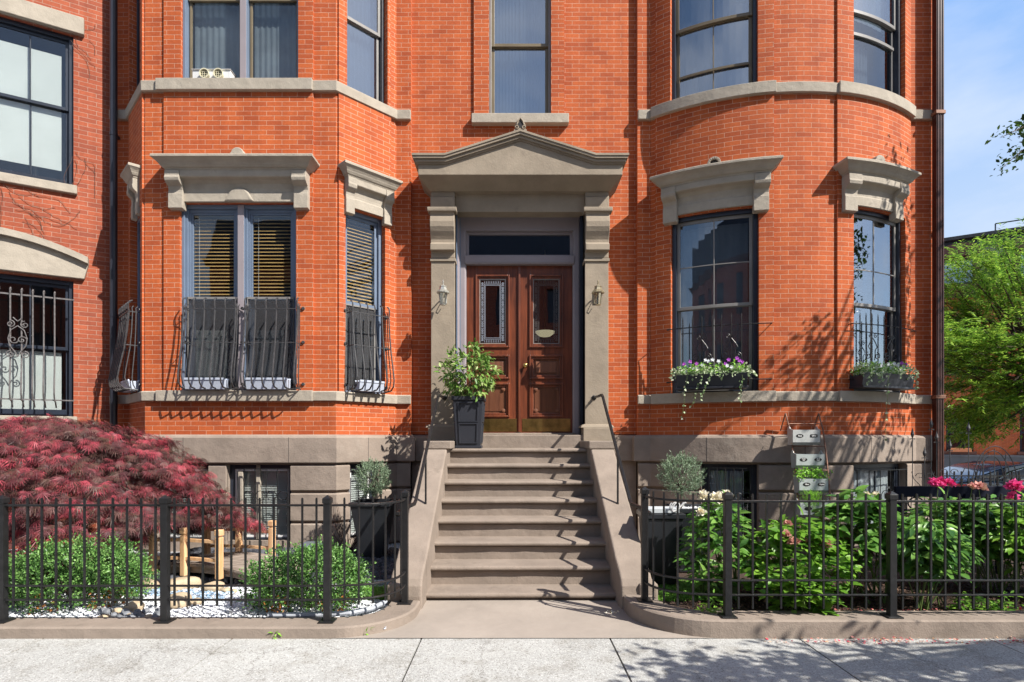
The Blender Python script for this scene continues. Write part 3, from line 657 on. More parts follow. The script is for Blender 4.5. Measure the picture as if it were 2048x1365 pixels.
# ---- window cornices
def cornice(S, u0, u1, crest, bw=.19, ztop=5.225, ps=1.0):
    k = S.path(u0+.035, u1-.035, .175*ps); a = S.p(u0+.035, -.02, 0)[:2]; b = S.p(u1-.035, -.02, 0)[:2]
    m = MB(); z = ztop
    m.sweep([a]+k+[b], [(o_*ps, z_) for o_, z_ in [(-.20, z-.165), (-.012, z-.165), (.0, z-.150), (.0, z-.142), (.022, z-.132), (.045, z-.105), (.050, z-.095), (.075, z-.068), (.105, z-.045), (.118, z-.038), (.118, z-.008), (.108, z), (-.16, z+.012)]])
    c = m.build('window_cornice', M_SILL, house, bevel=.003)
    f = MB()   # frieze: band, cove, lower lintel
    k2 = S.path(u0+.06, u1-.06, 0)
    f.sweep(k2, [(o_*ps, z_) for o_, z_ in [(0, z-.163), (.172, z-.165), (.172, z-.238), (.165, z-.248), (.10, z-.262), (.066, z-.30), (.052, z-.36), (.050, z-.40), (.062, z-.412), (.062, z-.53), (.0, z-.535)]])
    f.build('frieze', M_SILL, c, bevel=.003)
    if S is S_fr:
        g = MB(); uc_ = (u0+u1)/2; g.prism([(uc_+.16*math.cos(t)*(1.25 if t in (0, math.pi) else 1), z-.53+.175*math.sin(t)**.8*1.0) for t in [math.pi*i/10 for i in range(11)]], lambda a_, b_, d: S.p(a_, d, b_), .05, .088*1.0); g.build('lintel_boss', M_SILL, c, bevel=.02)
    for ua in (u0+.04, u1-.04-bw):
        g = MB(); prof = [(0, z-.166), (.186, z-.166), (.186, z-.235), (.196, z-.262), (.186, z-.30), (.150, z-.325), (.108, z-.345), (.095, z-.39), (.10, z-.43), (.105, z-.44), (.105, z-.63), (0, z-.64)]; prof = [(o_*ps, z_) for o_, z_ in prof]
        g.prism(prof, lambda o, zz, d: S.p(d, o, zz), ua, ua+bw); g.build('bracket', M_SILL, c, bevel=.006)
    if crest == 'none': return
    um = (u0+u1)/2
    r = .085; cz = z+.045
    outl = [(-.26, z-.01), (-.25, z+.02), (-.20, z+.022), (-.17, z+.045), (-.12, z+.05), (-.10, z+.075)]
    outl += [(-r*math.cos(t), cz+.03+r*math.sin(t)) for t in [i*math.pi/12 for i in range(1, 12)]]
    outl += [(.10, z+.075), (.12, z+.05), (.17, z+.045), (.20, z+.022), (.25, z+.02), (.26, z-.01)]
    g = MB(); g.prism(outl, lambda a_, b_, d: S.p(um+a_, d, b_), .03, .13)
    if crest == 'ring':
        g = MB(); outer = outl; hole = [(.045*math.cos(t), cz+.03+.045*math.sin(t)) for t in [i*math.pi/8 for i in range(16)]]
        g.prism(outl, lambda a_, b_, d: S.p(um+a_, d, b_), .03, .09)
        for i in range(16):   # raised ring
            t0, t1 = i*math.pi/8, (i+1)*math.pi/8
            g.prism([(.05*math.cos(t0), cz+.03+.05*math.sin(t0)), (.085*math.cos(t0), cz+.03+.085*math.sin(t0)), (.085*math.cos(t1), cz+.03+.085*math.sin(t1)), (.05*math.cos(t1), cz+.03+.05*math.sin(t1))], lambda a_, b_, d: S.p(um+a_, d, b_), .088, .13)
    g.build('crest', M_SILL, c, bevel=.008)
    if crest == 'ring':
        g = MB(); g.prism([(.049*math.cos(t), cz+.03+.049*math.sin(t)) for t in [i*math.pi/8 for i in range(16)]], lambda a_, b_, d: S.p(um+a_, d, b_), .089, .094); g.build('crest_recess_shade', M_DARK, c)  # flat dark disc on the solid crest, stands for shade inside the ring
cornice(S_fr, S_fr.u(330, .1), S_fr.u(622, .1), 'plain')
cornice(S_cr, .07, S_cr.L-.08, 'none', .13, ps=.72)
cornice(S_cl, .40, S_cl.L-.12, 'none', .10, ps=.6)
cornice(S_bw, S_bw.u(1320, .1), S_bw.u(1545, .1), 'ring')
cornice(S_bw, S_bw.u(1686, .1), S_bw.u(1818, .14), 'plain', ps=.9)

# ------------------------------------------------------------ entrance: portal, pediment, doors
YPF = 8.2
portal = MB()
XL0, XL1, XR0, XR1 = -1.155, -.813, 1.041, 1.376
portal.box(XL1, XR0, 8.25, 8.46, 4.80, 5.06)                # lintel
portal.box(XL1-.02, XL1, 8.22, 8.45, 1.6, 4.8); portal.box(XR0, XR0+.02, 8.22, 8.45, 1.6, 4.8)
portal.box(XL1-.3, XL1-.001, 8.3, 8.7, 1.55, 5.0); portal.box(XR0+.001, XR0+.3, 8.3, 8.7, 1.55, 5.0); portal.box(XL1-.3, XR0+.3, 8.465, 8.8, 4.93, 5.3)
por = portal.build('door_surround', M_STONED, house, bevel=.005)
for a, b in ((XL0, XL1), (XR0, XR1)):
    m = MB(); m.box(a, b, YPF, YW+.02, 1.72, 4.07); m.box(a-.012, b+.012, YPF-.02, YW+.02, 4.07, 4.115)
    m.build('pilaster', M_STONED, por, bevel=.006)
    m = MB()
    prof = [(-.2, 4.118), (.01, 4.118), (.012, 4.20), (.09, 4.21), (.09, 4.30), (.04, 4.325), (.045, 4.37), (.065, 4.41), (.10, 4.47), (.125, 4.53), (.13, 4.60), (.115, 4.66), (.10, 4.70), (.12, 4.73), (.135, 4.765), (.135, 4.79), (.09, 4.80), (.06, 4.81), (.06, 4.97), (.03, 4.985), (.02, 5.07), (-.2, 5.07)]
    m.prism(prof, lambda o, z, d: (d, YPF-o, z), a, b)
    m.prism([(0, 4.735), (.145, 4.735), (.15, 4.765), (.15, 4.795), (0, 4.797)], lambda o, z, d: (d, YPF-o, z), a-.035, b+.035)
    m.build('scroll_bracket', M_STONED, por, bevel=.008)
    m = MB(); sgn = -1 if a < 0 else 1
    m.box(a-(.03 if sgn < 0 else .035), b+(.035 if sgn < 0 else .05), YPF-.09, YW, 1.44, 1.70); m.add([], [])
    m.sweep([(a-.03, YW), (a-.03, YPF-.03), (b+.03, YPF-.03), (b+.03, YW)], [(-.05, 1.70), (.045, 1.70), (.02, 1.74), (-.05, 1.76)])
    m.build('pilaster_base', M_STONED, por, bevel=.01)
m = MB()   # hood
YH = 7.9; ZS = 5.17
top = [(-1.36, 5.43), (-.92, 5.43), (DX, 5.755), (1.15, 5.43), (1.588, 5.43)]
m.prism([(-1.29, ZS), (1.518, ZS), (1.518, 5.40), (1.10, 5.40), (DX, 5.70), (-.87, 5.40), (-1.29, 5.40)], lambda a, b, d: (a, d, b), YH, YW+.01)
vs = [(-1.29, YH, ZS), (1.518, YH, ZS), (1.518, YW, ZS), (-1.29, YW, ZS), (XL0-.01, 8.15, 5.055), (XR1+.01, 8.15, 5.055), (XR1+.01, YW, 5.055), (XL0-.01, YW, 5.055)]
m.add(vs, [(0, 1, 5, 4), (1, 2, 6, 5), (3, 0, 4, 7), (4, 5, 6, 7)])
hood = m.build('pediment', M_STONED, house, bevel=.006)
m = MB()
def rake(t0, t1, yf, ex):
    up = [(-1.29-ex, 5.43-t0), (-.90-ex*.2, 5.43-t0), (DX, 5.755-t0), (1.13+ex*.2, 5.43-t0), (1.518+ex, 5.43-t0)]
    dn = [(x, z-(t1-t0)) for x, z in up]
    for i in range(4):
        m.prism([up[i], up[i+1], dn[i+1], dn[i]], lambda a, b, d: (a, d, b), yf, YW+.005)
rake(0, .028, YH-.085, .075); rake(.028, .060, YH-.072, .062); rake(.060, .072, YH-.04, .045); rake(.072, .098, YH-.045, .04); rake(.098, .118, YH-.02, .018)
m.build('raking_cornice', M_STONED, hood)
m = MB()
outl = [(-.085, 0), (-.09, .03), (-.06, .045), (-.075, .07), (-.068, .105), (-.045, .15), (0, .20), (.045, .15), (.068, .105), (.075, .07), (.06, .045), (.09, .03), (.085, 0)]
m.prism([(DX+a, 5.74+b) for a, b in outl], lambda a, b, d: (a, d, b), 7.86, 7.98)
for s in (-1, 1): m.tube([(DX+s*(.045+.028*math.cos(t)*(1-t/9)), 7.855, 5.795+.028*math.sin(t)*(1-t/9)) for t in [i*.5 for i in range(13)]], .009, 6)
m.tube([(DX-.05, 7.855, 5.83), (DX-.035, 7.85, 5.88), (DX, 7.85, 5.925), (DX+.035, 7.85, 5.88), (DX+.05, 7.855, 5.83)], .011, 6)
m.build('finial', M_STONED, hood, bevel=.006)
m = MB(); m.prism([(DX-.03, 5.80), (DX-.035, 5.85), (DX, 5.895), (DX+.035, 5.85), (DX+.03, 5.80)], lambda a, b, d: (a, d, b), 7.855, 7.862); m.build('finial_recess_shade', M_DARK, hood)  # dark plate on the finial front, painted shade in place of a hollow

YD = 8.62; DL, DR = -.682, .905
casing = MB()
for s, xa, xb in ((1, XL1, DL), (-1, XR0, DR)):
    pts = [(xa, 8.40), (xa+s*.04, 8.50), (xa+s*.045, 8.545), (xb-s*.02, 8.545), (xb, 8.565), (xb, YD+.08), (xa, YD+.08)]
    vs = [(x, y, z) for z in (1.6, 4.88) for x, y in pts]; n = len(pts)
    casing.add(vs, [(i, (i+1) % n, (i+1) % n+n, i+n) for i in range(n)])
casing.box(DL-.02, DR+.02, 8.545, YD+.08, 4.64, 4.88); casing.box(XL1, XR0, 8.42, 8.56, 4.835, 4.9)
cs_ = casing.build('door_casing', M_CASING, house, bevel=.003)
m = MB(); m.box(XL1+.001, XL1+.014, 8.36, 8.548, 1.6, 4.8); m.box(XL1+.014, XL1+.05, 8.50, 8.543, 1.6, 4.8); m.build('painted_jamb', M_BLUE, cs_)
m = MB(); m.box(XR0-.05, XR0-.001, 8.40, 8.543, 1.6, 4.8); m.build('painted_jamb', M_NAVY, cs_)
m = MB(); m.box(DL-.02, DR+.02, 8.52, YD+.06, 4.155, 4.265); m.box(DL-.01, DR+.01, 8.53, YD+.05, 4.14, 4.17); m.build('transom_bar', M_CASING, cs_, bevel=.006)
m = MB()
S_d = Plane((DL, YD), (DR, YD)); WDR = DR-DL
rectframe(m, S_d, 0, WDR, 4.265, 4.64, .035, -.06, .01); tw = m.build('transom_window', M_CASING, house, bevel=.004)
pane(S_d, .035, WDR-.035, 4.30, 4.605, -.03, M_GLASSD, tw)
def door(x0, x1, leadmirror, knob):
    S = Plane((x0, YD), (x1, YD)); W = x1-x0; zb, zt = 1.635, 4.14
    u = lambda px: S.u(px)
    st0 = .155; st1 = W-.155
    zg0, zg1 = 2.93, 3.98
    zp = ((2.46, 2.78), (1.89, 2.36))
    m = MB()   # frame: stiles and rails
    m.mbox(S, 0, st0, -.05, 0, zb, zt); m.mbox(S, st1, W, -.05, 0, zb, zt)
    for a, b in ((zb, zp[1][0]), (zp[1][1], zp[0][0]), (zp[0][1], zg0), (zg1, zt)): m.mbox(S, st0, st1, -.05, 0, a, b)
    d = m.build('door', M_DOOR, house, bevel=.003)
    g = MB()
    for (z0, z1) in ((zg0, zg1),)+zp:
        rectframe(g, S, st0-.02, st1+.02, z0-.02, z1+.02, .026, -.01, .026); rectframe(g, S, st0+.006, st1-.006, z0+.006, z1-.006, .034, -.05, .002)
    g.build('panel_moulding', M_DOOR, d, bevel=.006)
    g = MB(); g.mbox(S, st0, st1, -.055, -.036, *zp[0]); g.mbox(S, st0+.075, st1-.075, -.04, -.014, zp[0][0]+.075, zp[0][1]-.075)
    g.build('door_panel', M_DOORP, d, bevel=.008)
    g = MB(); z0, z1 = zp[1]; g.mbox(S, st0, st1, -.045, -.03, z0, z1)
    n = 19
    for i in range(n):
        uu = st0+.06+(st1-st0-.12)*(i+.5)/n; g.tube([S.p(uu, -.026, z0+.07), S.p(uu, -.026, z1-.07)], .0085, 6)
    g.build('reeded_panel', M_DOORP, d)
    for uu in (st0+.075, st1-.075):
        for zz in (z0+.075, z1-.075):
            g = MB()
            g.prism([(uu+.032*math.cos(i*math.pi/6), zz+.032*math.sin(i*math.pi/6)) for i in range(12)], lambda a, b, dd: S.p(a, dd, b), -.03, -.005)
            g.prism([(uu+.018*math.cos(i*math.pi/6), zz+.018*math.sin(i*math.pi/6)) for i in range(12)], lambda a, b, dd: S.p(a, dd, b), -.006, .008)
            g.build('rosette', M_DOORP, d, bevel=.005)
    gu0, gu1 = st0+.04, st1-.04
    pane(S, gu0, gu1, zg0+.04, zg1-.04, -.02, M_GLASSD, d)
    g = MB(); rectframe(g, S, gu0-.005, gu1+.005, zg0+.035, zg1-.035, .016, -.022, -.008)
    g.build('glass_bead', M_LAMPW if leadmirror else M_GREYAL, d)
    g = MB(); a0, a1, b0, b1 = gu0+.015, gu1-.015, zg0+.055, zg1-.055
    rectframe(g, S, a0+.055, a1-.055, b0+.055, b1-.055, .004, -.019, -.015); rectframe(g, S, a0+.07, a1-.07, b0+.075, b1-.075, .003, -.019, -.015)
    zz = b0+.03; k = 0
    while zz < b1-.03:
        for c in (a0+.006, a1-.048):
            g.mbox(S, c, c+.042, -.019, -.0155, zz, zz+.004)
            if k % 4 != 3:
                g.mbox(S, c+.010, c+.032, -.019, -.015, zz+.012, zz+.017)
        zz += .026; k += 1
    uu = a0+.06
    while uu < a1-.06:
        for c in (b0+.006, b1-.046): g.mbox(S, uu, uu+.004, -.019, -.0155, c, c+.04)
        uu += .026
    if leadmirror: g.build('leaded_pattern', M_GREYBOX, d)
    else: g.build('leaded_pattern', M_IRON3, d)
    g = MB(); g.mbox(S, .03, W-.03, .001, .006, zb+.02, zb+.21); g.build('kick_plate', M_BRASS, d, bevel=.001)
    if knob:
        g = MB(); g.lathe([(.03, 0), (.03, .006), (.012, .01), (.012, .03), (.026, .04), (.034, .055), (.030, .072), (.012, .08)], (0, 0, 0), 16)
        g.v = [(x0+.075+a, YD-c, 2.64+b) for a, b, c in g.v]; g.build('knob', M_BRASS, d, smooth=True)
    return d
mid = (DL+DR)/2
door(DL, mid-.012, True, False)['label'] = 'left mahogany door with patterned leaded glass and worn finish'
door(mid+.012, DR, False, True)['label'] = 'right mahogany door with brass knob'
m = MB(); m.box(mid-.02, mid+.012, YD-.03, YD+.02, 1.64, 4.13); m.build('astragal', M_DOOR, house, bevel=.008)
m = MB(); m.box(XL1-.02, XR0+.02, YPF-.06, 8.75, 1.38, 1.598); m.box(DL-.05, DR+.05, 8.52, 8.72, 1.598, 1.632); m.build('threshold', M_STEP, house, bevel=.012)
lamp = thing('bowl_lamp', 'lit cream glass bowl lamp seen through the right door pane', 'lamp', (.5, 9.3, 3.3))
m = MB(); m.lathe([(.02, -.06), (.09, -.045), (.15, 0), (.16, .03), (.15, .03)], (PX(1090, 9.3), 9.3, 3.25), 20); m.build('lamp_bowl', M_LIT, lamp, smooth=True)
m = MB(); m.tube([(PX(1090, 9.3), 9.3, 3.28), (PX(1090, 9.3), 9.3, 4.6)], .008); m.build('lamp_rod', M_BRASS, lamp)

# ------------------------------------------------------------ stoop
stoop = thing('stone_stoop', 'brown stone front steps with sloping side walls below the double door', 'steps', (DX, 6.3, 0))
NR = .191; T = .295; SX0, SX1 = -.815, .985
for i in range(8):
    yn = 5.43+T*(7-i); z = 1.415-NR*i; yb = 8.3 if i == 0 else yn+T+.09
    m = MB(); jit = lambda: rnd.uniform(-.003, .003)
    path = [(SX0+(SX1-SX0)*q/16, yn+.035+jit()+.006*math.exp(-((q-8)/4)**2)) for q in range(17)]
    r = .028
    prof = [(-(yb-yn), z-.06), (-.045, z-.062), (.0, z-.058)]+[(.007+r*math.sin(t), z-.030-r*math.cos(t)) for t in [j*math.pi/8 for j in range(0, 5)]]+[(.03, z-.012), (.02, z-.003), (.0, z)]+[(-(yb-yn), z)]
    prof = [(-(yb-yn), z-.062), (-.03, z-.064), (-.028, z-.050), (0, z-.048)]+[(.012+.024*math.sin(t), z-.024-.024*math.cos(t)) for t in [j*math.pi/6 for j in range(0, 7)]]+[(-(yb-yn), z+.001)]
    m.sweep(path, prof); m.build('tread', M_STEP, stoop, smooth=False)
    zb = z-.191 if i < 7 else -.02
    m = MB(); m.box(SX0, SX1, yn+.055, yn+.3 if i else 8.3, zb-.01, z-.06); m.build('riser', M_STEP, stoop)
for s, x0, x1 in ((-1, -1.10, SX0+.004), (1, SX1-.004, 1.27)):
    m = MB()
    # top profile along Y
    prof = [(5.17, -.05), (5.16, .12), (5.175, .21), (5.21, .27), (5.27, .315), (5.36, .355), (5.5, .42), (7.15, 1.41), (7.25, 1.46), (8.3, 1.47), (8.3, -.05)]
    m.prism(prof, lambda y, z, d: (d, y, z), x0 if s < 0 else x0, x1)
    m.build('side_wall', M_STEP, stoop, bevel=.02, bseg=3)
    m = MB(); xa, xb = (-1.10, -.76) if s < 0 else (.955, 1.29)
    m.box(xa, xb, 7.14, 8.25, 1.415, 1.515); m.build('side_block', M_STEP, stoop, bevel=.012)
    m = MB(); m.box(x0-.02 if s < 0 else x0+.16, x1-.12 if s < 0 else x1+.04, 5.14, 5.55, -.05, .24); m.build('side_foot', M_STEP, stoop, bevel=.02)

# handrails
for s, X, lab in ((1, 1.14, 'black iron handrail on the right side wall of the steps'), (-1, -.93, 'black iron handrail on the left side wall of the steps')):
    t = thing('handrail', lab, 'handrail', (X, 6.2, .9), 'handrails beside the front steps')
    m = MB(); wx = X+s*.03
    m.tube([(wx+s*.0, 7.98, 2.13), (wx, 7.9, 2.12), (X, 7.30, 2.10), (X, 7.22, 2.07), (X, 5.56, .945), (X, 5.48, .92), (X+s*.055, 5.3, .90), (X+s*.075, 5.05, .88)], .021, 4)
    m.build('rail', M_IRON, t, bevel=.004)
    m = MB(); m.tube([(X, 6.2, .82), (X, 6.2, 1.39)], .013, 4); m.build('baluster', M_IRON, t)
    m = MB(); m.lathe([(.035, 0), (.035, .01), (.02, .02), (.02, .05)], (0, 0, 0), 12); m.v = [(wx+a, YPF-.0-c+.0, 2.13+b) for a, b, c in m.v]
    m.tube([(wx, 8.19, 2.13), (wx, 7.95, 2.13)], .014, 8); m.build('wall_mount', M_IRON, t)

# ------------------------------------------------------------ downpipes
m = MB(); m.tube([(-5.73, 8.27, .1), (-5.73, 8.27, 10.5)], .048, 12); dp = tag(m.build('downpipe', M_PIPE, None, smooth=False), 'black round downpipe in the corner beside the angled bay', 'downpipe')
for z in (3.3, 5.9, 8.4):
    m = MB(); m.tube([(-5.73, 8.27, z), (-5.73, 8.27, z+.04)], .054, 12); m.box(-5.75, -5.71, 8.27, 8.38, z, z+.04); m.build('pipe_collar', M_PIPE, dp)
m = MB(); X = 6.135; Y = 8.28
m.box(X-.055, X+.055, Y-.045, Y+.045, .9, 10.5)
for q in (-.035, 0, .035): m.box(X+q-.006, X+q+.006, Y-.052, Y-.045, .9, 10.5)
dp = tag(m.build('downpipe', M_PIPE2, None, bevel=.006), 'brown fluted rectangular downpipe at the right corner of the house', 'downpipe')
for z in (2.12, 6.2):
    m = MB(); m.box(X-.07, X+.07, Y-.06, Y+.06, z, z+.05); m.build('pipe_strap', M_RUST, dp, bevel=.004)

# ------------------------------------------------------------ left neighbour house
ms_ = .59; dirn = Vector((1, ms_)).normalized(); P1 = Vector((XA, YW)); P0 = P1-dirn*3.4
S_n = Plane(P0, P1)
nb = thing('brick_rowhouse', 'faded pink brick neighbouring house with angled front, at the left edge', 'house', (P1.x-1, P1.y-.5, 0))
N1 = (.9, S_n.u(147), 1.86, 3.80); N2 = (.9, S_n.u(147), 5.16, 7.31)
m = MB(); m.panel(S_n, 0, S_n.L-.0, .0, ZT, 0, [N1, N2], .16)
S_n0 = Plane(P0+Vector((-2.5, 0)), P0); m.panel(S_n0, 0, S_n0.L, 0, ZT, 0)
m.build('wall', M_BRICK2, nb)
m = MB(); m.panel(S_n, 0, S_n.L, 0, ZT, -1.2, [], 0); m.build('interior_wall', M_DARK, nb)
m = MB(); m.mbox(S_n, .8, S_n.u(155), -.02, .06, 5.03, 5.15); m.build('window_sill', M_SILL, nb, bevel=.008)
m = MB(); m.mbox(S_n, .8, S_n.u(155), -.02, .06, 1.74, 1.86); m.build('window_sill', M_SILL, nb, bevel=.008)
m = MB(); m.mbox(S_n, .7, S_n.u(169), -.02, .07, 7.32, 7.56); m.build('lintel', M_SILL, nb, bevel=.008)
ue = S_n.u(178); us_ = .75; mid_ = (ue+us_)/2; arc = []
m = MB(); k = 16
lo = [(us_+(ue-us_)*i/k) for i in range(k+1)]
topf = lambda u: 4.13+.26*(1-((u-mid_)/((ue-us_)/2))**2)
m.prism([(u, 3.83) for u in (us_+.05, ue-.05)]+[(u, topf(u)-.09) for u in reversed(lo)][0:k+1], lambda a, b, d: S_n.p(a, d, b), -.02, .07)
m.build('lintel', M_SILL, nb, bevel=.006)
m = MB()
for a, b in zip(lo[:-1], lo[1:]): m.prism([(a, topf(a)-.09), (b, topf(b)-.09), (b, topf(b)), (a, topf(a))], lambda q, b_, d: S_n.p(q, d, b_), -.02, .14)
m.build('lintel_cap', M_SILL, nb)
for W, zm, up in ((N1, 2.83, 0), (N2, 6.27, 1)):
    p = window(S_n, W, zm, M_NAVY, M_NAVY, M_GLASS, fw=.06, mu=((S_n.u(57)-W[0]-.06)/(W[1]-W[0]-.12),), parent=nb)
    if up:
        curtain(S_n, W[0]+.1, W[1]-.16, 6.3, 7.05, -.18, M_SHADE, p, .0, 'roller_shade'); curtain(S_n, W[0]+.1, W[1]-.16, 5.4, 6.25, -.18, M_SHADE, p, .0, 'roller_shade')
    else:
        curtain(S_n, W[0]+.1, W[1]-.16, 1.9, 2.78, -.18, M_SHADE, p, .0, 'roller_shade')
# neighbour guard
g = thing('window_guard', 'weathered iron window guard with scroll ornament on the neighbouring house', 'window guard', S_n.p(2.2, .1, 2.0))
ends = (.8, S_n.u(151))
for zz, r in ((3.50, .014), (2.08, .012)):
    m = MB(); m.tube([S_n.p(ends[0], .13, zz), S_n.p(ends[1], .13, zz)], r, 4); m.build('rail', M_IRON3, g)
u = S_n.u(113)
for i in range(13):
    m = MB(); m.tube([S_n.p(u, .10, 3.56), S_n.p(u, .13, 3.585), S_n.p(u, .165, 3.56), S_n.p(u, .155, 3.5), S_n.p(u, .15, 2.6), S_n.p(u, .19, 2.25), S_n.p(u, .19, 2.16), S_n.p(u, .15, 2.07), S_n.p(u, .07, 2.05), S_n.p(u, .02, 1.98)], .010, 6)
    m.build('bar', M_IRON3, g); u -= .118
def spiral(m, S, u0, z0, r, turns, o, hand=1, ph=0, w=.005):
    pts = []
    n = int(turns*14)
    for i in range(n+1):
        t = i/n; a = ph+hand*t*turns*2*math.pi; rr = r*(1-.8*t); pts.append(S.p(u0+rr*math.cos(a), o, z0+rr*math.sin(a)))
    m.tube(pts, w, 5)
m = MB(); uc = S_n.u(41); zc = 2.85
for s in (-1, 1):
    spiral(m, S_n, uc+s*.075, zc+.24, .05, 1.4, .17, s, math.pi/2, .007); spiral(m, S_n, uc+s*.075, zc-.17, .05, 1.4, .17, -s, math.pi/2, .007); spiral(m, S_n, uc+s*.045, zc+.03, .055, 1.2, .17, s, 0, .007)
    m.tube([S_n.p(uc+s*q, .17, zc+z) for q, z in ((.0, .22), (.07, .16), (.10, .05), (.085, -.05), (.03, -.13), (0, -.2))], .007, 5)
m.tube([S_n.p(uc-.05, .17, zc+.33), S_n.p(uc, .17, zc+.28), S_n.p(uc+.05, .17, zc+.33)], .008, 5)
m.build('scroll_ornament', M_IRON3, g)
# bare vines on that wall
for (a, pts) in (('bare climbing vine above the arched lintel of the neighbouring house', [(20, 392, 4), (70, 420, 5)]), ('bare climbing vine beside the upper window of the neighbouring house', [(160, 60, 1), (150, 300, 2)])):
    t = MB()
    for (px, py, sd) in pts:
        rr = random.Random(sd)
        for k in range(5 if sd < 4 else 7):
            x, y = px+rr.uniform(-25, 25), py+rr.uniform(-30, 30); an = rr.uniform(.2, 1.2) if sd != 2 else rr.uniform(.9, 1.7); P = []
            for j in range(10):
                uu = S_n.u(max(2, min(190, x))); q = S_n.p(uu, .012, 0); P.append(S_n.p(uu, .012, PZ(y, q[1])))
                x += 9*math.cos(an); y += 9*math.sin(an); an += rr.uniform(-.4, .4)
            t.tube(P, .0024, 4)
    tag(t.build('bare_vine', M_STEMR), a, 'vine', 'bare vines on the neighbouring wall')

# ------------------------------------------------------------ ground, pavement, kerbs
m = MB(); m.box(-120, 120, -120, 160, -.9, -.5); structure('ground', m, M_ASPH)
m = MB(); m.box(-60, 60, 1.25, 4.60, -.5, -.022); structure('pavement_base', m, simple('joint_dirt', (.07, .06, .05), 1, var=.3))
xj = [-30.5+.0]; xs = [-2.15+1.4525*i for i in range(-18, 20)]
m = MB()
for yi, (y0, y1) in enumerate(((1.45, 2.75), (2.758, 4.44))):
    for a, b in zip(xs[:-1], xs[1:]):
        m.box(a+.007, b-.007, y0, y1, -.3, 0)
structure('pavement', m, M_PAVE)
m = MB(); m.add([(-1.75, 4.42, .006), (1.95, 4.42, .006), (1.55, 4.55, .006), (1.3, 4.8, .006), (1.28, 5.5, .006), (-1.1, 5.5, .006), (-1.1, 4.8, .006), (-1.4, 4.55, .006)], [tuple(range(8))]); structure('path', m, M_APRON)
m = MB(); m.box(-60, 60, -12, 1.26, -.4, -.14); structure('road', m, M_ASPH)
m = MB(); m.box(-60, 60, 1.26, 1.44, -.4, -.004); structure('kerb', m, simple('granite_kerb', (.24, .24, .24), .8, bump=.3))
m = MB(); m.box(-60, 60, -14.9, -12, -.4, 0); structure('far_pavement', m, M_PAVE)
m = MB(); m.box(6.3, 60, 10.8, 19, -.6, -.40); structure('side_road', m, M_ASPH)
m = MB(); m.box(6.19, 60, 8.9, 10.8, -.6, -.22); m.box(6.19, 60, 19, 40, -.6, -.25); structure('side_pavement', m, M_PAVE)
def arcpts(cx, cy, a, b, t0, t1, n=14): return [(cx+a*math.cos(R(t0+(t1-t0)*i/n)), cy+b*math.sin(R(t0+(t1-t0)*i/n))) for i in range(n+1)]
CL = [(-9, 4.42), (-4.2, 4.42), (-1.465, 4.42)]+arcpts(-1.40, 5.0, .58, .58, -85, 0)+[(-.82, 5.18)]
m = MB(); h = .087; m.sweep(CL, [(-.26, -.1), (-.26, h), (-.02, h), (-.003, h-.012), (0, -.02)])
tag(m.build('stone_curb', M_STEP, None), 'low brown stone curb under the left garden fence', 'curb')
CR = [(1.0, 5.20)]+arcpts(1.62, 5.06, .62, .64, 180, 268)+[(1.7, 4.42), (4.2, 4.42), (9, 4.42)]
m = MB(); h = .14; m.sweep(CR, [(-.26, -.1), (-.26, h), (-.02, h), (-.003, h-.012), (0, -.02)])
tag(m.build('stone_curb', M_STEP, None), 'low brown stone curb under the right garden fence', 'curb')
m = MB(); m.add([(-9, 4.5, .03), (-1.4, 4.5, .03), (-1.0, 4.9, .03), (-.95, 8.7, .03), (-9, 8.7, .03)], [(0, 1, 2, 3, 4)]); structure('gravel_bed', m, M_GRAV)
m = MB(); m.add([(1.15, 4.9, .07), (1.6, 4.55, .07), (9, 4.55, .07), (9, 8.9, .07), (1.15, 8.9, .07)], [(0, 1, 2, 3, 4)]); structure('soil_bed', m, M_SOIL)

# ------------------------------------------------------------ iron fences
def fence(label, path, posts, hz, zt, zr, zl1, zl2, zpb, picks, postz):
    """path(s) -> (x,y)"""
    t = thing('iron_fence', label, 'fence', (posts[0][0], posts[0][1], hz))
    for (x, y) in posts:
        m = MB(); m.box(x-.027, x+.027, y-.027, y+.027, hz, postz-.03); m.box(x-.033, x+.033, y-.033, y+.033, postz-.055, postz-.015)
        m.add([(x-.033, y-.033, postz-.015), (x+.033, y-.033, postz-.015), (x+.033, y+.033, postz-.015), (x-.033, y+.033, postz-.015), (x, y, postz+.012)], [(0, 1, 4), (1, 2, 4), (2, 3, 4), (3, 0, 4)])
        m.box(x-.06, x+.06, y-.06, y+.06, hz, hz+.012)
        m.build('post', M_IRON, t, bevel=.003)
    for seg in path:
        for zz, hh in ((zr, .0085), (zl1, .0065), (zl2, .0065)):
            m = MB(); m.sweep(seg, [(-.013, zz-hh), (.013, zz-hh), (.013, zz+hh), (-.013, zz+hh)], closed=True); m.build('rail', M_IRON, t, bevel=.002)
    for (x, y) in picks:
        m = MB(); m.box(x-.0068, x+.0068, y-.0068, y+.0068, zpb, zt-.006); m.box(x-.005, x+.005, y-.005, y+.005, zt-.006, zt)
        m.build('picket', M_IRON, t)
    return t
def along(path, s0, step, n):
    out = []; acc = 0; k = 0; nxt = s0
    for a, b in zip(path[:-1], path[1:]):
        L = math.hypot(b[0]-a[0], b[1]-a[1])
        while nxt <= acc+L and k < n:
            t = (nxt-acc)/L; out.append((a[0]+(b[0]-a[0])*t, a[1]+(b[1]-a[1])*t)); nxt += step; k += 1
        acc += L
    return out
YF = 4.565
lp = [(PX(5, YF), YF), (PX(330.5, YF), YF), (PX(655, YF), YF)]
lcurve = [(lp[2][0]+.036, YF), (-1.30, 4.585)]+arcpts(-1.30, 4.96, .355, .375, -80, -5, 8)+[(-.945, 5.06)]
pk = []
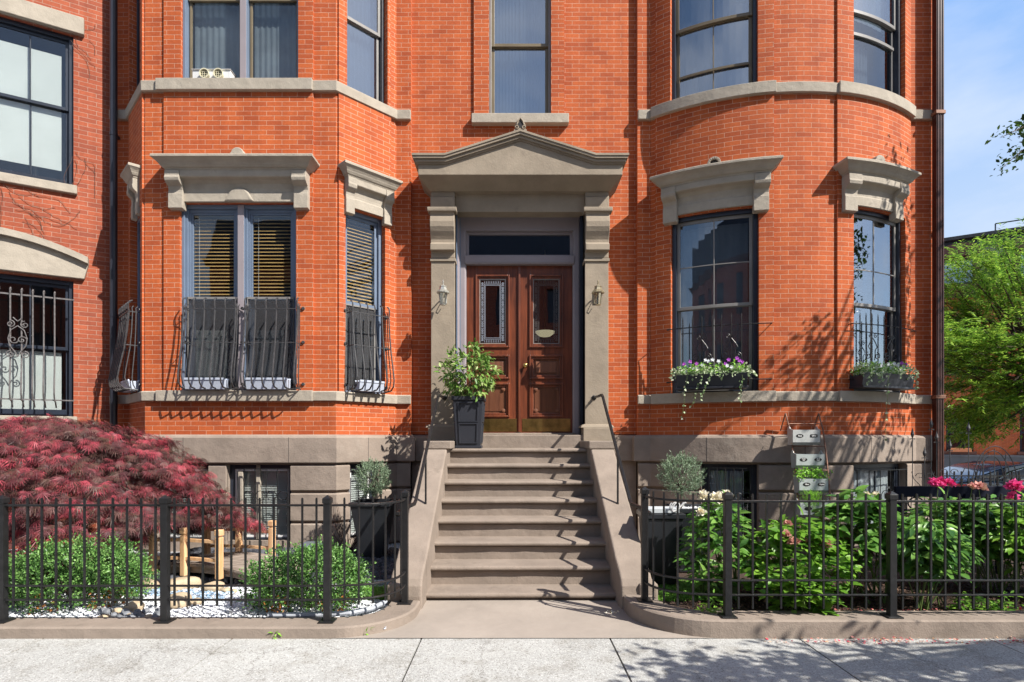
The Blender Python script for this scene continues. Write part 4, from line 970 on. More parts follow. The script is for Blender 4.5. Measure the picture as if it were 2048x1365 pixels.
for i in range(11): pk.append((PX(27+28.4*i, YF), YF)); pk.append((PX(349+28.4*i, YF), YF))
for i in range(4): pk.append((PX(-24-28.4*i, YF), YF))
pk += along(lcurve, .095, .112, 6)
P_l0 = (lp[0][0]-1.29, YF)
fence('black iron picket fence with square posts around the left garden', [[P_l0, lp[0]], lp[:2], lp[1:], lcurve], [P_l0]+lp+[(-.945, 5.08)], .087, PZ(996, YF), PZ(1011, YF), PZ(1172, YF), PZ(1200, YF), PZ(1212, YF), pk, PZ(993, YF))
YR = 4.52
rp = [(PX(1455, YR), YR), (PX(1783, YR), YR), (PX(2111, YR), YR), (PX(2439, YR), YR)]
rcurve = [(1.145, 4.95)]+arcpts(1.53, 4.90, .385, .36, 175, 262, 8)+[(rp[0][0]-.036, YR)]
pk = [(PX(1477+28.3*i, YR), YR) for i in range(11)]+[(PX(1805+28.3*i, YR), YR) for i in range(11)]+[(PX(2133+28.3*i, YR), YR) for i in range(11)]
pk += along(rcurve, .065, .118, 6)
fence('black iron picket fence with square posts around the right flower garden', [rcurve, rp[:2], rp[1:3], rp[2:]], [(1.145, 4.965)]+rp, .14, PZ(988, YR), PZ(1003, YR), PZ(1161, YR), PZ(1190, YR), PZ(1218, YR), pk, PZ(985, YR))

# ------------------------------------------------------------ window guards
def belly_guard(S, a, b, nb_, label, side=True, anchors=(1, 1)):
    t = thing('window_guard', label, 'window guard', S.p((a+b)/2, .1, 2.2), 'bellied iron window guards on the angled bay')
    def prof(u): return [S.p(u, .115, 3.40), S.p(u, .15, 3.385), S.p(u, .165, 3.35), S.p(u, .165, 3.30), S.p(u, .155, 3.25), S.p(u, .175, 3.0), S.p(u, .21, 2.75), S.p(u, .265, 2.48), S.p(u, .285, 2.36), S.p(u, .27, 2.27), S.p(u, .21, 2.215), S.p(u, .12, 2.205), S.p(u, .05, 2.20)]
    for i in range(nb_):
        u = a+(b-a)*i/(nb_-1); m = MB(); m.tube(prof(u), .0105, 6); m.build('bar', M_IRON2, t)
    for e, s in ((a, -1), (b, 1)):    # side bars stepping back to the wall
        for k, d in enumerate((.05, .105)):
            m = MB(); m.tube([S.p(e, d, 3.33)]+[S.p(e, .03+(o-.03)*(.35+.33*k), z) for o, z in ((.165, 3.3), (.155, 3.25), (.17, 3.0), (.20, 2.75), (.265, 2.48), (.285, 2.36), (.25, 2.27), (.17, 2.215))], .0075, 5); m.build('side_bar', M_IRON2, t)
    for zz, o in ((3.25, .155), (2.80, .193), (2.205, .10)):
        m = MB(); pts = [S.p(a-.0, -.0+.0, zz), S.p(a, o+.006, zz), S.p(b, o+.006, zz), S.p(b, 0, zz)]
        m.tube(pts, .0075, 4); m.build('rail', M_IRON2, t)
    for e, s in ((a, -1), (b, 1)):
        for zz in (3.28, 2.83, 2.27):
            m = MB(); u = e+s*.035; m.tube([S.p(e, .035, zz), S.p(u, .035, zz)], .006, 5)
            m.prism([(u+.022*math.cos(i*math.pi/4), zz+.022*math.sin(i*math.pi/4)) for i in range(8)], lambda q, z_, d: S.p(q, d, z_), .012, .05); m.build('anchor', M_IRON2, t, bevel=.004)
    return t
belly_guard(S_fr, S_fr.u(363, .2), S_fr.u(468, .2), 6, 'bellied iron guard over the left half of the bay double window')
belly_guard(S_fr, S_fr.u(487, .2), S_fr.u(592, .2), 6, 'bellied iron guard over the right half of the bay double window')
belly_guard(S_cr, W_cr1[0]+.03, W_cr1[1]-.02, 6, 'bellied iron guard on the right angled face of the bay')
belly_guard(S_cl, W_cl1[0]+.03, W_cl1[1]-.02, 6, 'bellied iron guard on the shaded left angled face of the bay')
# grey planter troughs
def trough(S, a, b, label):
    m = MB(); z0, z1 = 2.195, 2.345
    poly = [(.035, z0), (.13, z0), (.15, z1-.03), (.158, z1-.03), (.158, z1), (.14, z1), (.135, z1-.02), (.035, z1-.02), (.025, z1), (.018, z1), (.018, z1-.03), (.028, z1-.03)]
    m.prism(poly, lambda o, z, d: S.p(d, o, z), a, b); m.build
    return tag(m.build('planter_box', M_GREYBOX, None, bevel=.004), label, 'planter box', 'empty grey planter boxes behind the bay guards')
trough(S_fr, S_fr.u(372, .1), S_fr.u(452, .1), 'empty pale grey trough behind the guard on the left half of the double window')
trough(S_fr, S_fr.u(494, .1), S_fr.u(577, .1), 'empty pale grey trough behind the guard on the right half of the double window')
trough(S_cr, S_cr.u(716, .1), S_cr.u(765, .1), 'empty pale grey trough behind the guard on the right angled bay face')
trough(S_cl, W_cl1[0]+.08, W_cl1[1]-.08, 'empty pale grey trough behind the guard on the shaded left bay face')
# straight bow guards
def bow_guard(S, a, b, pxs, label):
    t = thing('window_guard', label, 'window guard', S.p((a+b)/2, .1, 2.2), 'scrolled iron guards on the bow windows'); O = .10
    for zz in (3.085, 2.34):
        m = MB(); k = 8; m.tube([S.p(a, 0, zz)]+[S.p(a+(b-a)*i/k, O, zz) for i in range(k+1)]+[S.p(b, 0, zz)], .0075, 5); m.build('rail', M_IRON, t)
        for e in (a, b):
            m = MB(); m.mbox(S, e-.028, e+.028, 0, .022, zz-.028, zz+.028, 1); m.build('anchor', M_IRON, t, bevel=.004)
    us = [S.u(p, O) for p in pxs]
    for u in us:
        m = MB(); m.tube([S.p(u, O+.008, 2.3), S.p(u, O+.008, 3.19), S.p(u, O+.008, 3.235)], [.008, .008, .003], 6); m.build('bar', M_IRON, t)
    k = len(us)
    for c in (us[2], us[-3] if k > 7 else us[-2]):
        m = MB()
        for s in (-1, 1):
            spiral(m, S, c+s*.045, 2.93, .03, 1.3, O+.02, s, math.pi/2, .005); spiral(m, S, c+s*.075, 2.66, .05, 1.4, O+.02, -s, math.pi/2, .006)
            spiral(m, S, c+s*.075, 2.52, .045, 1.4, O+.02, s, -math.pi/2, .006)
            m.tube([S.p(c+s*q, O+.02, z) for q, z in ((.0, 2.90), (.05, 2.83), (.075, 2.78), (.04, 2.74), (.04, 2.68), (.03, 2.6))], .006, 5)
        m.build('scroll_ornament', M_IRON, t)
    return t
bow_guard(S_bw, S_bw.u(1338), S_bw.u(1540), [1366, 1385, 1404, 1425, 1443, 1463, 1483], 'scrolled iron guard across the wide left bow window')
bow_guard(S_bw, S_bw.u(1694), S_bw.u(1816), [1719, 1731, 1743, 1755, 1767, 1779, 1790, 1801], 'scrolled iron guard across the narrower right bow window')
# basement guards
def bs_guard(S, a, b, z0, z1, n, label):
    t = thing('window_guard', label, 'window guard', S.p((a+b)/2, .07, z0), 'low iron guards over the basement windows')
    m = MB(); rectframe(m, S, a, b, z0, z1, .012, .062, .074); m.build('guard_frame', M_IRON, t)
    for i in range(1, n):
        u = a+(b-a)*i/n; m = MB(); m.tube([S.p(u, .068, z0), S.p(u, .068, z1)], .006, 5); m.build('bar', M_IRON, t)
    for i in range(n):
        u = a+(b-a)*(i+.5)/n; r = (b-a)/n*.42; m = MB(); m.tube([S.p(u+r*math.cos(q), .07, z0+.62*(z1-z0)+r*math.sin(q)) for q in [j*math.pi/8 for j in range(17)]], .005, 5, cap=False); m.build('ring', M_IRON, t)
bs_guard(S_fr, S_fr.u(487, .07), S_fr.u(577, .07), .2, 1.15, 4, 'thin iron guard with rings over the basement window behind the wooden bridge')
bs_guard(S_cr, B_cr[0]+.1, B_cr[1]+.05, .2, 1.15, 3, 'thin iron guard with rings behind the left topiary planter')
bs_guard(S_bw, B_bl[0]+.1, B_bl[1]-.1, .15, 1.15, 5, 'thin iron guard with rings over the basement window behind the white peony')
bs_guard(S_bw, B_br[0]+.03, B_br[1]-.08, .15, 1.12, 5, 'thin iron guard over the basement window right of the ladder')

# ------------------------------------------------------------ lanterns
def lantern(px, mat, label):
    Y = 7.98; X = PX(px, Y); Z0 = PZ(611, Y)
    t = thing('wall_lantern', label, 'wall lantern', (X, YPF, Z0), 'lanterns on the entrance pilasters')
    m = MB(); h = .165
    m.lathe([(.036, 0), (.040, .008), (.034, .012)], (X, Y, Z0), 8); m.build('lantern_base', mat, t)
    m = MB()
    for j in range(8):
        q = 2*math.pi*j/8; m.tube([(X+.036*math.cos(q), Y+.036*math.sin(q), Z0+.005), (X+.060*math.cos(q), Y+.060*math.sin(q), Z0+h)], .0035, 4)
    m.build('lantern_cage', mat, t)
    m = MB(); n = 8
    m.add([(X+r*math.cos(2*math.pi*j/n), Y+r*math.sin(2*math.pi*j/n), Z0+z) for r, z in ((.034, .01), (.057, h)) for j in range(n)], [(j, (j+1) % n, (j+1) % n+n, j+n) for j in range(n)])
    m.build('lantern_glass', M_LGLASS, t)
    m = MB(); m.lathe([(.066, h-.004), (.092, h), (.094, h+.012), (.080, h+.028), (.062, h+.045), (.052, h+.07), (.048, h+.085), (.054, h+.09), (.052, h+.098), (.03, h+.106), (.012, h+.115), (.008, h+.13), (.013, h+.137), (.008, h+.15), (.014, h+.16), (.010, h+.175), (.003, h+.19)], (X, Y, Z0), 8, rot=math.pi/8); m.build('lantern_cap', mat, t)
    m = MB(); m.lathe([(.006, .02), (.007, .07), (.014, .085), (.018, .10), (.010, .125), (.002, .135)], (X, Y, Z0), 10); m.build('bulb', M_WHITE, t, smooth=True)
    m = MB(); m.tube([(X, YPF+.01, Z0+.13), (X-.0, YPF-.06, Z0+.20), (X, Y+.06, Z0+.215), (X, Y+.02, Z0+.20)], .010, 8)
    m.tube([(X, YPF-.04, Z0+.16), (X, YPF-.09, Z0+.10), (X, YPF-.07, Z0+.05), (X, YPF-.04, Z0+.07)], .006, 6); m.build('bracket_arm', mat, t)
    m = MB(); m.box(X-.032, X+.032, YPF-.018, YPF+.002, Z0+.07, Z0+.25); m.build('back_plate', mat, t, bevel=.008)
lantern(886, M_LAMPW, 'white metal wall lantern on the left entrance pilaster')
lantern(1196, M_LAMPG, 'tarnished gold wall lantern on the right entrance pilaster')

# ------------------------------------------------------------ window fan
t = thing('window_fan', 'white twin-duct window fan on the upper bay sill', 'fan', (PX(422, 7.62), 7.66, Z2b))
m = MB(); xa, xb = PX(384, 7.66), PX(460, 7.66); z0, z1 = Z2b+.008, Z2b+.15
m.box(xa, xb, 7.67, 7.80, z0, z1-.008); m.box(xa-.01, xb+.01, 7.655, 7.81, z1-.008, z1); m.build('fan_body', M_WHITE, t, bevel=.004)
for px in (409, 437):
    X = PX(px, 7.64); Z = Z2b+.075; n = 20
    m = MB(); m.add([(X+r*math.cos(2*math.pi*j/n), y, Z+r*math.sin(2*math.pi*j/n)) for r, y in ((.062, 7.672), (.066, 7.63), (.066, 7.622), (.054, 7.622), (.054, 7.672)) for j in range(n)], [(i*n+j, i*n+(j+1) % n, (i+1)*n+(j+1) % n, (i+1)*n+j) for i in range(4) for j in range(n)]); d = m.build('duct', simple('cream_duct', (.62, .58, .42), .5, var=.05) if px == 409 else bpy.data.materials['cream_duct'], t, smooth=False)
    m = MB(); m.prism([(X+.054*math.cos(2*math.pi*j/n), Z+.054*math.sin(2*math.pi*j/n)) for j in range(n)], lambda a, b, q: (a, q, b), 7.664, 7.668); m.build('duct_opening', M_DARK, t)
    m = MB()
    for q in (-.025, 0, .025): m.box(X+q-.002, X+q+.002, 7.636, 7.64, Z-.05, Z+.05); m.box(X-.05, X+.05, 7.637, 7.641, Z+q-.002, Z+q+.002)
    m.build('duct_grille', bpy.data.materials['cream_duct'], t)

# ------------------------------------------------------------ instanced leaves (one mesh per part)
def T_oval(w=.42, fold=.06, droop=.12):
    return (np.array([(0, 0, 0), (-w/2, .38, fold), (-w*.36, .72, fold-droop*.4), (0, 1, -droop), (w*.36, .72, fold-droop*.4), (w/2, .38, fold), (0, .5, -.01)]),
            [(0, 6, 2, 1), (6, 3, 2), (0, 5, 4, 6), (6, 4, 3)])
def T_lance(w=.2, droop=.15):
    return (np.array([(0, 0, 0), (-w/2, .4, .03), (0, 1, -droop), (w/2, .4, .03)]), [(0, 3, 2, 1)])
def T_star(n=7, w=.085, spread=80, droop=.25):
    V = []; Fc = []
    for i in range(n):
        a = R(-spread+2*spread*i/(n-1)); L = 1-.35*abs(i-(n-1)/2)/((n-1)/2); d = np.array([math.sin(a), math.cos(a)]); p = np.array([d[1], -d[0]])
        if not V: V.append((0, 0, 0))
        b = len(V); m_ = d*L*.45
        V += [(*(m_+p*w/2), -.02), (*(d*L), -droop*L), (*(m_-p*w/2), -.02)]; Fc.append((0, b, b+1, b+2))
    return np.array(V), Fc
def T_heart(w=.8):
    return (np.array([(0, 0, 0), (-w*.42, -.03, .04), (-w/2, .30, .06), (-w*.3, .68, .0), (0, 1, -.14), (w*.3, .68, .0), (w/2, .30, .06), (w*.42, -.03, .04), (0, .45, -.02)]),
            [(0, 8, 2, 1), (8, 4, 3, 2), (0, 7, 6, 8), (8, 6, 5, 4)])
def T_rock():
    g = (1+5**.5)/2; V = np.array([(-1, g, 0), (1, g, 0), (-1, -g, 0), (1, -g, 0), (0, -1, g), (0, 1, g), (0, -1, -g), (0, 1, -g), (g, 0, -1), (g, 0, 1), (-g, 0, -1), (-g, 0, 1)])/1.9
    Fc = [(0, 11, 5), (0, 5, 1), (0, 1, 7), (0, 7, 10), (0, 10, 11), (1, 5, 9), (5, 11, 4), (11, 10, 2), (10, 7, 6), (7, 1, 8), (3, 9, 4), (3, 4, 2), (3, 2, 6), (3, 6, 8), (3, 8, 9), (4, 9, 5), (2, 4, 11), (6, 2, 10), (8, 6, 7), (9, 8, 1)]
    return V, Fc
def T_peb():
    V = np.array([(1, 0, 0), (.2, .8, .1), (-.9, .3, 0), (-.5, -.8, .05), (.5, -.7, 0), (.1, 0, .55)])*.5
    return V, [(0, 1, 5), (1, 2, 5), (2, 3, 5), (3, 4, 5), (4, 0, 5)]
def unit(v): return v/np.maximum(1e-9, np.linalg.norm(v, axis=-1, keepdims=True))
def inst(name, mat, parent, T, pos, d, n, size, jitter=0, smooth=False):
    V, Fc = T; pos = np.asarray(pos, float); N = len(pos); k = len(V)
    d = unit(np.asarray(d, float)); n = np.asarray(n, float); size = np.asarray(size, float)
    if size.ndim == 0: size = np.full(N, float(size))
    if size.ndim == 1: size = size[:, None].repeat(3, 1)
    x = unit(np.cross(d, n)); n = np.cross(x, d)
    VV = V[None].repeat(N, 0)
    if jitter: VV = VV*(1+nr.uniform(-jitter, jitter, (N, k, 1)))
    P = pos[:, None]+VV[..., :1]*size[:, None, :1]*x[:, None]+VV[..., 1:2]*size[:, None, 1:2]*d[:, None]+VV[..., 2:]*size[:, None, 2:]*n[:, None]
    P = P.reshape(-1, 3)
    cnt = np.array([len(f) for f in Fc]); flat = np.concatenate([np.array(f) for f in Fc])
    loops = (flat[None]+np.arange(N)[:, None]*k).ravel().astype(np.int32)
    tot = np.tile(cnt, N); start = np.concatenate([[0], np.cumsum(tot)[:-1]]).astype(np.int32)
    me = bpy.data.meshes.new(name); me.vertices.add(len(P)); me.vertices.foreach_set('co', P.astype(np.float32).ravel())
    me.loops.add(len(loops)); me.loops.foreach_set('vertex_index', loops)
    me.polygons.add(len(tot)); me.polygons.foreach_set('loop_start', start); me.polygons.foreach_set('loop_total', tot.astype(np.int32))
    if smooth: me.polygons.foreach_set('use_smooth', [True]*len(tot))
    me.update(calc_edges=True); me.validate(); me.materials.append(mat)
    o = bpy.data.objects.new(name, me); COL.objects.link(o)
    if parent is not None: o.parent = parent; o.matrix_parent_inverse = pinv(parent)
    return o
def rv(N, s=1.0): return nr.normal(0, s, (N, 3))
def stems(name, mat, parent, base, tops, r=.004, bend=.05):
    m = MB()
    for tp in tops:
        b = Vector(base) if not isinstance(base, list) else Vector(base[rnd.randrange(len(base))]); tp = Vector(tp)
        mid_ = (b+tp)/2+Vector((rnd.uniform(-bend, bend), rnd.uniform(-bend, bend), bend*.5))
        m.tube([b, mid_, tp], [r*1.4, r, r*.6], 5)
    return m.build(name, mat, parent)

# ---- Japanese maple
def maple():
    c = np.array([-5.08, 6.25, .0]); t = thing('japanese_maple', 'large weeping red japanese maple with fine cut leaves filling the left garden', 'tree', (c[0], c[1], .03))
    A, B, H = 1.85, 1.08, 1.80
    tuft = []; nrm = []
    N = 1500
    th = nr.uniform(0, 2*math.pi, N); v = nr.uniform(0, 1, N)
    el = np.arcsin(np.clip(v, 0, 1)**.85)  # 0 = skirt, pi/2 = top
    lob = 1+.10*np.sin(3*th+1)+.09*np.sin(7*th+el*5)+.08*np.sin(13*th+el*9)
    shell = nr.choice([1.0, .88, .74], N, p=[.62, .26, .12])*nr.uniform(.95, 1.04, N)
    r = lob*shell
    P = np.stack([c[0]+A*np.cos(el)*np.cos(th)*r, c[1]+B*np.cos(el)*np.sin(th)*r, .42+(H-.42)*np.sin(el)*(.93+.07*r)], 1)
    P[:, 2] -= .18*(1-np.sin(el))*nr.uniform(0, 1.6, N)
    P[:, 2] = np.maximum(P[:, 2], .40+.12*np.sin(P[:, 0]*3)+.30*np.clip((P[:, 0]+4.1)/.6, 0, 1))
    out = unit(np.stack([np.cos(el)*np.cos(th)/A, np.cos(el)*np.sin(th)/B, np.sin(el)/H*.8], 1))
    M = 24
    pos = np.repeat(P, M, 0); o = np.repeat(out, M, 0); n_ = len(pos)
    tang = unit(np.stack([o[:, 0], o[:, 1], np.zeros(n_)], 1)+1e-6)
    fl = nr.uniform(-.5, .5, n_)[:, None]; side = np.cross(o, [0, 0, 1]); al = nr.uniform(-1, 1, n_)[:, None]
    pos = pos+tang*fl*.18*.9+side*al*.13+rv(n_, .018); pos[:, 2] -= (np.abs(fl[:, 0])+.15)*.09+nr.uniform(0, .04, n_)
    d = tang*.75+o*.15+np.array([0, 0, -.62])+side*al*.3+rv(n_, .28); nn = o+np.array([0, 0, .35])+rv(n_, .35)
    # colour patches: split tufts into three tones
    patch = .5*np.sin(P[:, 0]*6.1+1)*np.cos(P[:, 2]*9+P[:, 0]*2)+nr.normal(0, .5, N)
    pt = np.repeat(patch, M)+nr.normal(0, .38, N*M)
    for k, (lo, hi, mat) in enumerate(((-9, .12, M_MAPLE_D), (.12, .72, M_MAPLE), (.72, 9, M_MAPLE_R))):
        s = (pt >= lo) & (pt < hi)
        inst('foliage', mat, t, T_star(7, .056, 60, .3), pos[s], d[s], nn[s], nr.uniform(.055, .125, s.sum()), .12)
    m = MB()
    m.tube([(c[0], c[1], 0), (c[0]+.05, c[1]-.02, .5), (c[0]-.1, c[1], .9), (c[0], c[1], 1.3)], [.09, .075, .06, .04], 8); m.build('trunk', M_BARK, t)
    m = MB()
    for i in range(46):
        a = rnd.uniform(0, 6.28); e = rnd.uniform(.05, 1.3); p0 = Vector((c[0], c[1], rnd.uniform(.6, 1.3)))
        p3 = Vector((c[0]+A*.93*math.cos(e)*math.cos(a), c[1]+B*.93*math.cos(e)*math.sin(a), .38+(H-.5)*math.sin(e)))
        p1 = p0.lerp(p3, .4)+Vector((0, 0, .22)); p2 = p0.lerp(p3, .8)+Vector((0, 0, .12)); m.tube([p0, p1, p2, p3], [.028, .018, .01, .004], 5)
    m.build('branches', M_BARK, t)
M_MAPLE_D = leafmat('maple_leaf_dark', [(.042, .024, .022), (.095, .036, .040), (.15, .048, .056), (.09, .06, .038), (.23, .12, .11)], .45, .3)
M_MAPLE_R = leafmat('maple_leaf_red', [(.26, .048, .062), (.43, .068, .10), (.62, .09, .13), (.34, .09, .10)], .45, .3)
maple()

SPR = []
# ---- boxwoods
def boxwood(cx, cy, z0, rx, ry, h, n, label, seed):
    t = thing('boxwood_shrub', label, 'shrub', (cx, cy, z0), 'boxwood shrubs behind the left fence')
    th = nr.uniform(0, 2*math.pi, n); u = nr.uniform(-.6, 1, n)
    s = np.sqrt(1-u*u); lob = 1+.10*np.sin(3*th+seed)+.10*np.sin(8*th+u*7)+.07*np.sin(u*14+th*5)+nr.normal(0, .035, n)
    sh = nr.choice([1, .9, .78], n, p=[.6, .25, .15])*lob
    P = np.stack([cx+rx*s*np.cos(th)*sh, cy+ry*s*np.sin(th)*sh, z0+h*(.47+.53*u*sh)], 1); o = unit(np.stack([s*np.cos(th), s*np.sin(th), u], 1))
    M = 14; pos = np.repeat(P, M, 0); oo = np.repeat(o, M, 0); k = len(pos)
    st = (nr.uniform(-.02, .05, k)*np.repeat(nr.choice([1, 1, 1.9], n), M))[:, None]; pos = pos+oo*st+rv(k, .016)
    d = oo*.7+rv(k, .6)+np.array([0, 0, .25])
    inst('foliage', M_BOX, t, T_oval(.55, .08, .1), pos, d, oo+rv(k, .5), nr.uniform(.018, .032, k))
    for _ in range(26):
        a_ = nr.uniform(0, 2*math.pi); e_ = nr.uniform(.1, 1.3); b_ = np.array([cx+rx*.9*math.cos(e_)*math.cos(a_), cy+ry*.9*math.cos(e_)*math.sin(a_), z0+h*(.47+.5*math.sin(e_))]); v_ = unit(np.array([math.cos(a_)*math.cos(e_), math.sin(a_)*math.cos(e_), .35+math.sin(e_)])+nr.normal(0, .2, 3))
        SPR.append((b_, v_))
    pq = np.concatenate([b_+v_*nr.uniform(0, .10, (16, 1))+rv(16, .006) for b_, v_ in SPR]); dq = np.concatenate([np.tile(v_, (16, 1)) for b_, v_ in SPR])*.6+rv(len(pq), .6); SPR.clear()
    inst('foliage', M_BOX, t, T_oval(.5, .08, .1), pq, dq, rv(len(pq))+np.array([0, 0, .6]), nr.uniform(.018, .03, len(pq)))
    kk = 500; th = nr.uniform(math.pi, 2*math.pi, kk); P = np.stack([cx+rx*.85*np.cos(th), cy+ry*.95*np.sin(th), z0+nr.uniform(.03, .17, kk)], 1)
    P += rv(kk, .03); sel = (np.sin(P[:, 0]*14+seed) > .1)
    inst('dry_leaves', M_BRN, t, T_oval(.6), P[sel], rv(sel.sum()), rv(sel.sum()), .028)
    stems('stem', M_BARK, t, (cx, cy, z0-.02), [(cx+rx*.8*math.cos(a), cy+ry*.8*math.sin(a), z0+h*(.5+.3*math.sin(a*3))) for a in [i*.35 for i in range(18)]], .006)
boxwood(-3.98, 5.24, .03, .55, .36, .53, 1300, 'wide clipped boxwood shrub in front of the red maple', 1)
boxwood(-1.78, 5.12, .03, .46, .36, .49, 1050, 'rounded clipped boxwood shrub between the wooden bridge and the steps', 4)

# ---- wooden bridge
def bridge():
    t = thing('garden_bridge', 'small arched wooden footbridge with pale cedar railings over the gravel', 'bridge', (-3.15, 6.3, .03))
    ax = Vector((.955, -.29, 0)).normalized(); wy = Vector((.29, .955, 0)).normalized(); c = Vector((-3.12, 6.28, 0))
    def pt(s, w_, z): q = c+ax*s+wy*w_; return (q.x, q.y, z)
    zf = lambda s: .09+.15*(1-(s/.98)**2)
    m = MB(); n = 17
    for i in range(n):
        s0 = -.98+1.96*i/n+.004; s1 = -.98+1.96*(i+1)/n-.004
        vs = [pt(s, w_, zf(s)+dz) for dz in (-.03, 0) for s, w_ in ((s0, -.34), (s1, -.34), (s1, .34), (s0, .34))]
        m.add(vs, [(0, 3, 2, 1), (4, 5, 6, 7), (0, 1, 5, 4), (1, 2, 6, 5), (2, 3, 7, 6), (3, 0, 4, 7)])
    m.build('deck', M_DECK, t, bevel=.004)
    m = MB()
    for w_ in (-.30, .27):
        for i in range(10):
            s0 = -.95+1.9*i/10; s1 = -.95+1.9*(i+1)/10
            m.add([pt(s, w2, z) for s, za in ((s0, zf(s0)), (s1, zf(s1))) for w2, z in ((w_, za-.10), (w_+.03, za-.10), (w_+.03, za-.031), (w_, za-.031))], [(0, 4, 5, 1), (1, 5, 6, 2), (2, 6, 7, 3), (3, 7, 4, 0), (0, 1, 2, 3), (7, 6, 5, 4)])
    m.build('deck_beam', M_DECK, t)
    for w_ in (-.36, .36):
        ss = (-.62, -.20, .25) if w_ < 0 else (-.62, -.16, .30)
        for s in ss:
            m = MB(); q = Vector(pt(s, w_, 0)); a = .030; ztop = .555+.055*(1-(s/.9)**2)
            zb = zf(s)-.12 if w_ < 0 else zf(s)-.05
            m.obox((q.x, q.y, (zb+ztop-.07)/2), (2*a, 2*a, ztop-.07-zb), math.atan2(ax.y, ax.x)); m.obox((q.x, q.y, ztop-.0625), (.044, .044, .015), math.atan2(ax.y, ax.x)); m.obox((q.x, q.y, ztop-.024), (.068, .068, .062), math.atan2(ax.y, ax.x))
            m.build('post', M_CEDAR, t, bevel=.006)
        for a, b in zip(ss[:-1], ss[1:]):
            for zz in (.44, .25):
                m = MB(); za = zz+.05*(1-(a/.9)**2); zb = zz+.05*(1-(b/.9)**2); m.tube([pt(a+.02, w_, za), pt(b-.02, w_, zb)], [.022, .022], 4); m.build('railing', M_CEDAR, t)
bridge()

# ---- gravel, stones
def scatter(name, mat, n, xr, yr, z, size, T=None, dens=None, label=None, cat=None, kind='stuff'):
    x = nr.uniform(*xr, n); y = nr.uniform(*yr, n)
    if dens is not None: s = dens(x, y); x = x[s]; y = y[s]
    k = len(x); P = np.stack([x, y, np.full(k, z)+nr.uniform(0, size*.5, k)], 1)
    o = inst(name, mat, None, T or T_peb(), P, rv(k)*[1, 1, .3], np.tile([0, 0, 1.], (k, 1))+rv(k, .35), nr.uniform(.6, 1.3, (k, 3))*size)
    return tag(o, label, cat, None, kind)
scatter('white_gravel', M_PEBW, 14000, (-4.6, -1.0), (4.55, 5.9), .03, .035, None, lambda x, y: (y < 5.75+.15*np.sin(x*4)) & ((x+1.0)**2+(y-5.6)**2 > .12), 'white gravel spread behind the left fence', 'gravel')
scatter('blue_gravel', M_PEBB, 1800, (-3.9, -2.7), (5.1, 5.8), .042, .035, None, lambda x, y: np.abs(y-5.55-.12*np.sin(x*3)) < .14, 'blue glass gravel patch in front of the bridge', 'gravel')
scatter('black_gravel', M_LAVA, 5200, (-4.2, -1.05), (5.95, 7.6), .03, .06, T_rock(), lambda x, y: (y > 6.0), 'black lava gravel along the basement wall', 'gravel')
def stone(px, py, Y, r, mat, label, grp, zb=.04, sq=.6):
    X = PX(px, Y); m = MB()
    V, Fc = T_rock(); bmv = [Vector(v).normalized() for v in V]
    import bmesh as _b
    bm = _b.new(); _b.ops.create_icosphere(bm, subdivisions=3, radius=1)
    sd = rnd.uniform(0, 50); sx, sy = rnd.uniform(.85, 1.3), rnd.uniform(.7, 1)
    for v in bm.verts:
        c = v.co; f = 1+.10*math.sin(c.x*3+sd)+.08*math.cos(c.y*4+sd*2)+.05*math.sin(c.z*5+sd)
        v.co = Vector((c.x*sx*f*r, c.y*sy*f*r, c.z*sq*f*r))
    me = bpy.data.meshes.new('river_stone'); bm.to_mesh(me); bm.free(); me.polygons.foreach_set('use_smooth', [True]*len(me.polygons)); me.materials.append(mat)
    o = bpy.data.objects.new('river_stone', me); COL.objects.link(o); o.location = (X, Y, zb+r*sq*.6); o.rotation_euler = (0, 0, rnd.uniform(0, 3))
    return tag(o, label, 'stone', grp)
for i, (px, py, Y, r) in enumerate(((365, 1160, 5.75, .13), (425, 1165, 5.65, .10), (355, 1195, 5.15, .12), (300, 1150, 5.75, .10), (268, 1195, 5.0, .09), (452, 1170, 5.62, .05), (468, 1168, 5.6, .04), (392, 1190, 5.2, .06))):
    stone(px, py, Y, r, M_ROCK, ['tan boulder right behind the fence post, nearest the bridge', 'flat tan boulder under the near bridge railing', 'large rounded tan boulder behind the second fence post', 'tan boulder at the left foot of the bridge', 'tan boulder beside the left boxwood shrub', 'small tan stone below the last near bridge post', 'smallest tan stone at the right of the near bridge post', 'small tan boulder in the white gravel right of the second fence post'][i], 'tan boulders around the bridge')
k = 0
def stone_label(k, px, Y):
    row = {4.72: 'front row by the curb', 4.80: 'middle row', 4.9: 'back row under the shrub'}[Y]; W_ = ('first', 'second', 'third', 'fourth', 'fifth', 'sixth', 'seventh', 'eighth', 'ninth', 'tenth', 'eleventh', 'twelfth')
    n_ = ROWN.get(Y, 0); ROWN[Y] = n_+1
    return ('tan' if k % 5 == 0 else 'grey')+' pebble, '+W_[min(n_, 11)]+' from the left in the pile, '+row
ROWN = {}
for px in range(205, 330, 11):
    for Y in (4.72, 4.80, 4.9):
        if rnd.random() < .72:
            stone(px+rnd.uniform(-4, 4), 0, Y, rnd.uniform(.030, .046), M_ROCKG if k % 5 else M_ROCK, stone_label(k, px, Y), 'pile of river stones by the left fence', .058); k += 1
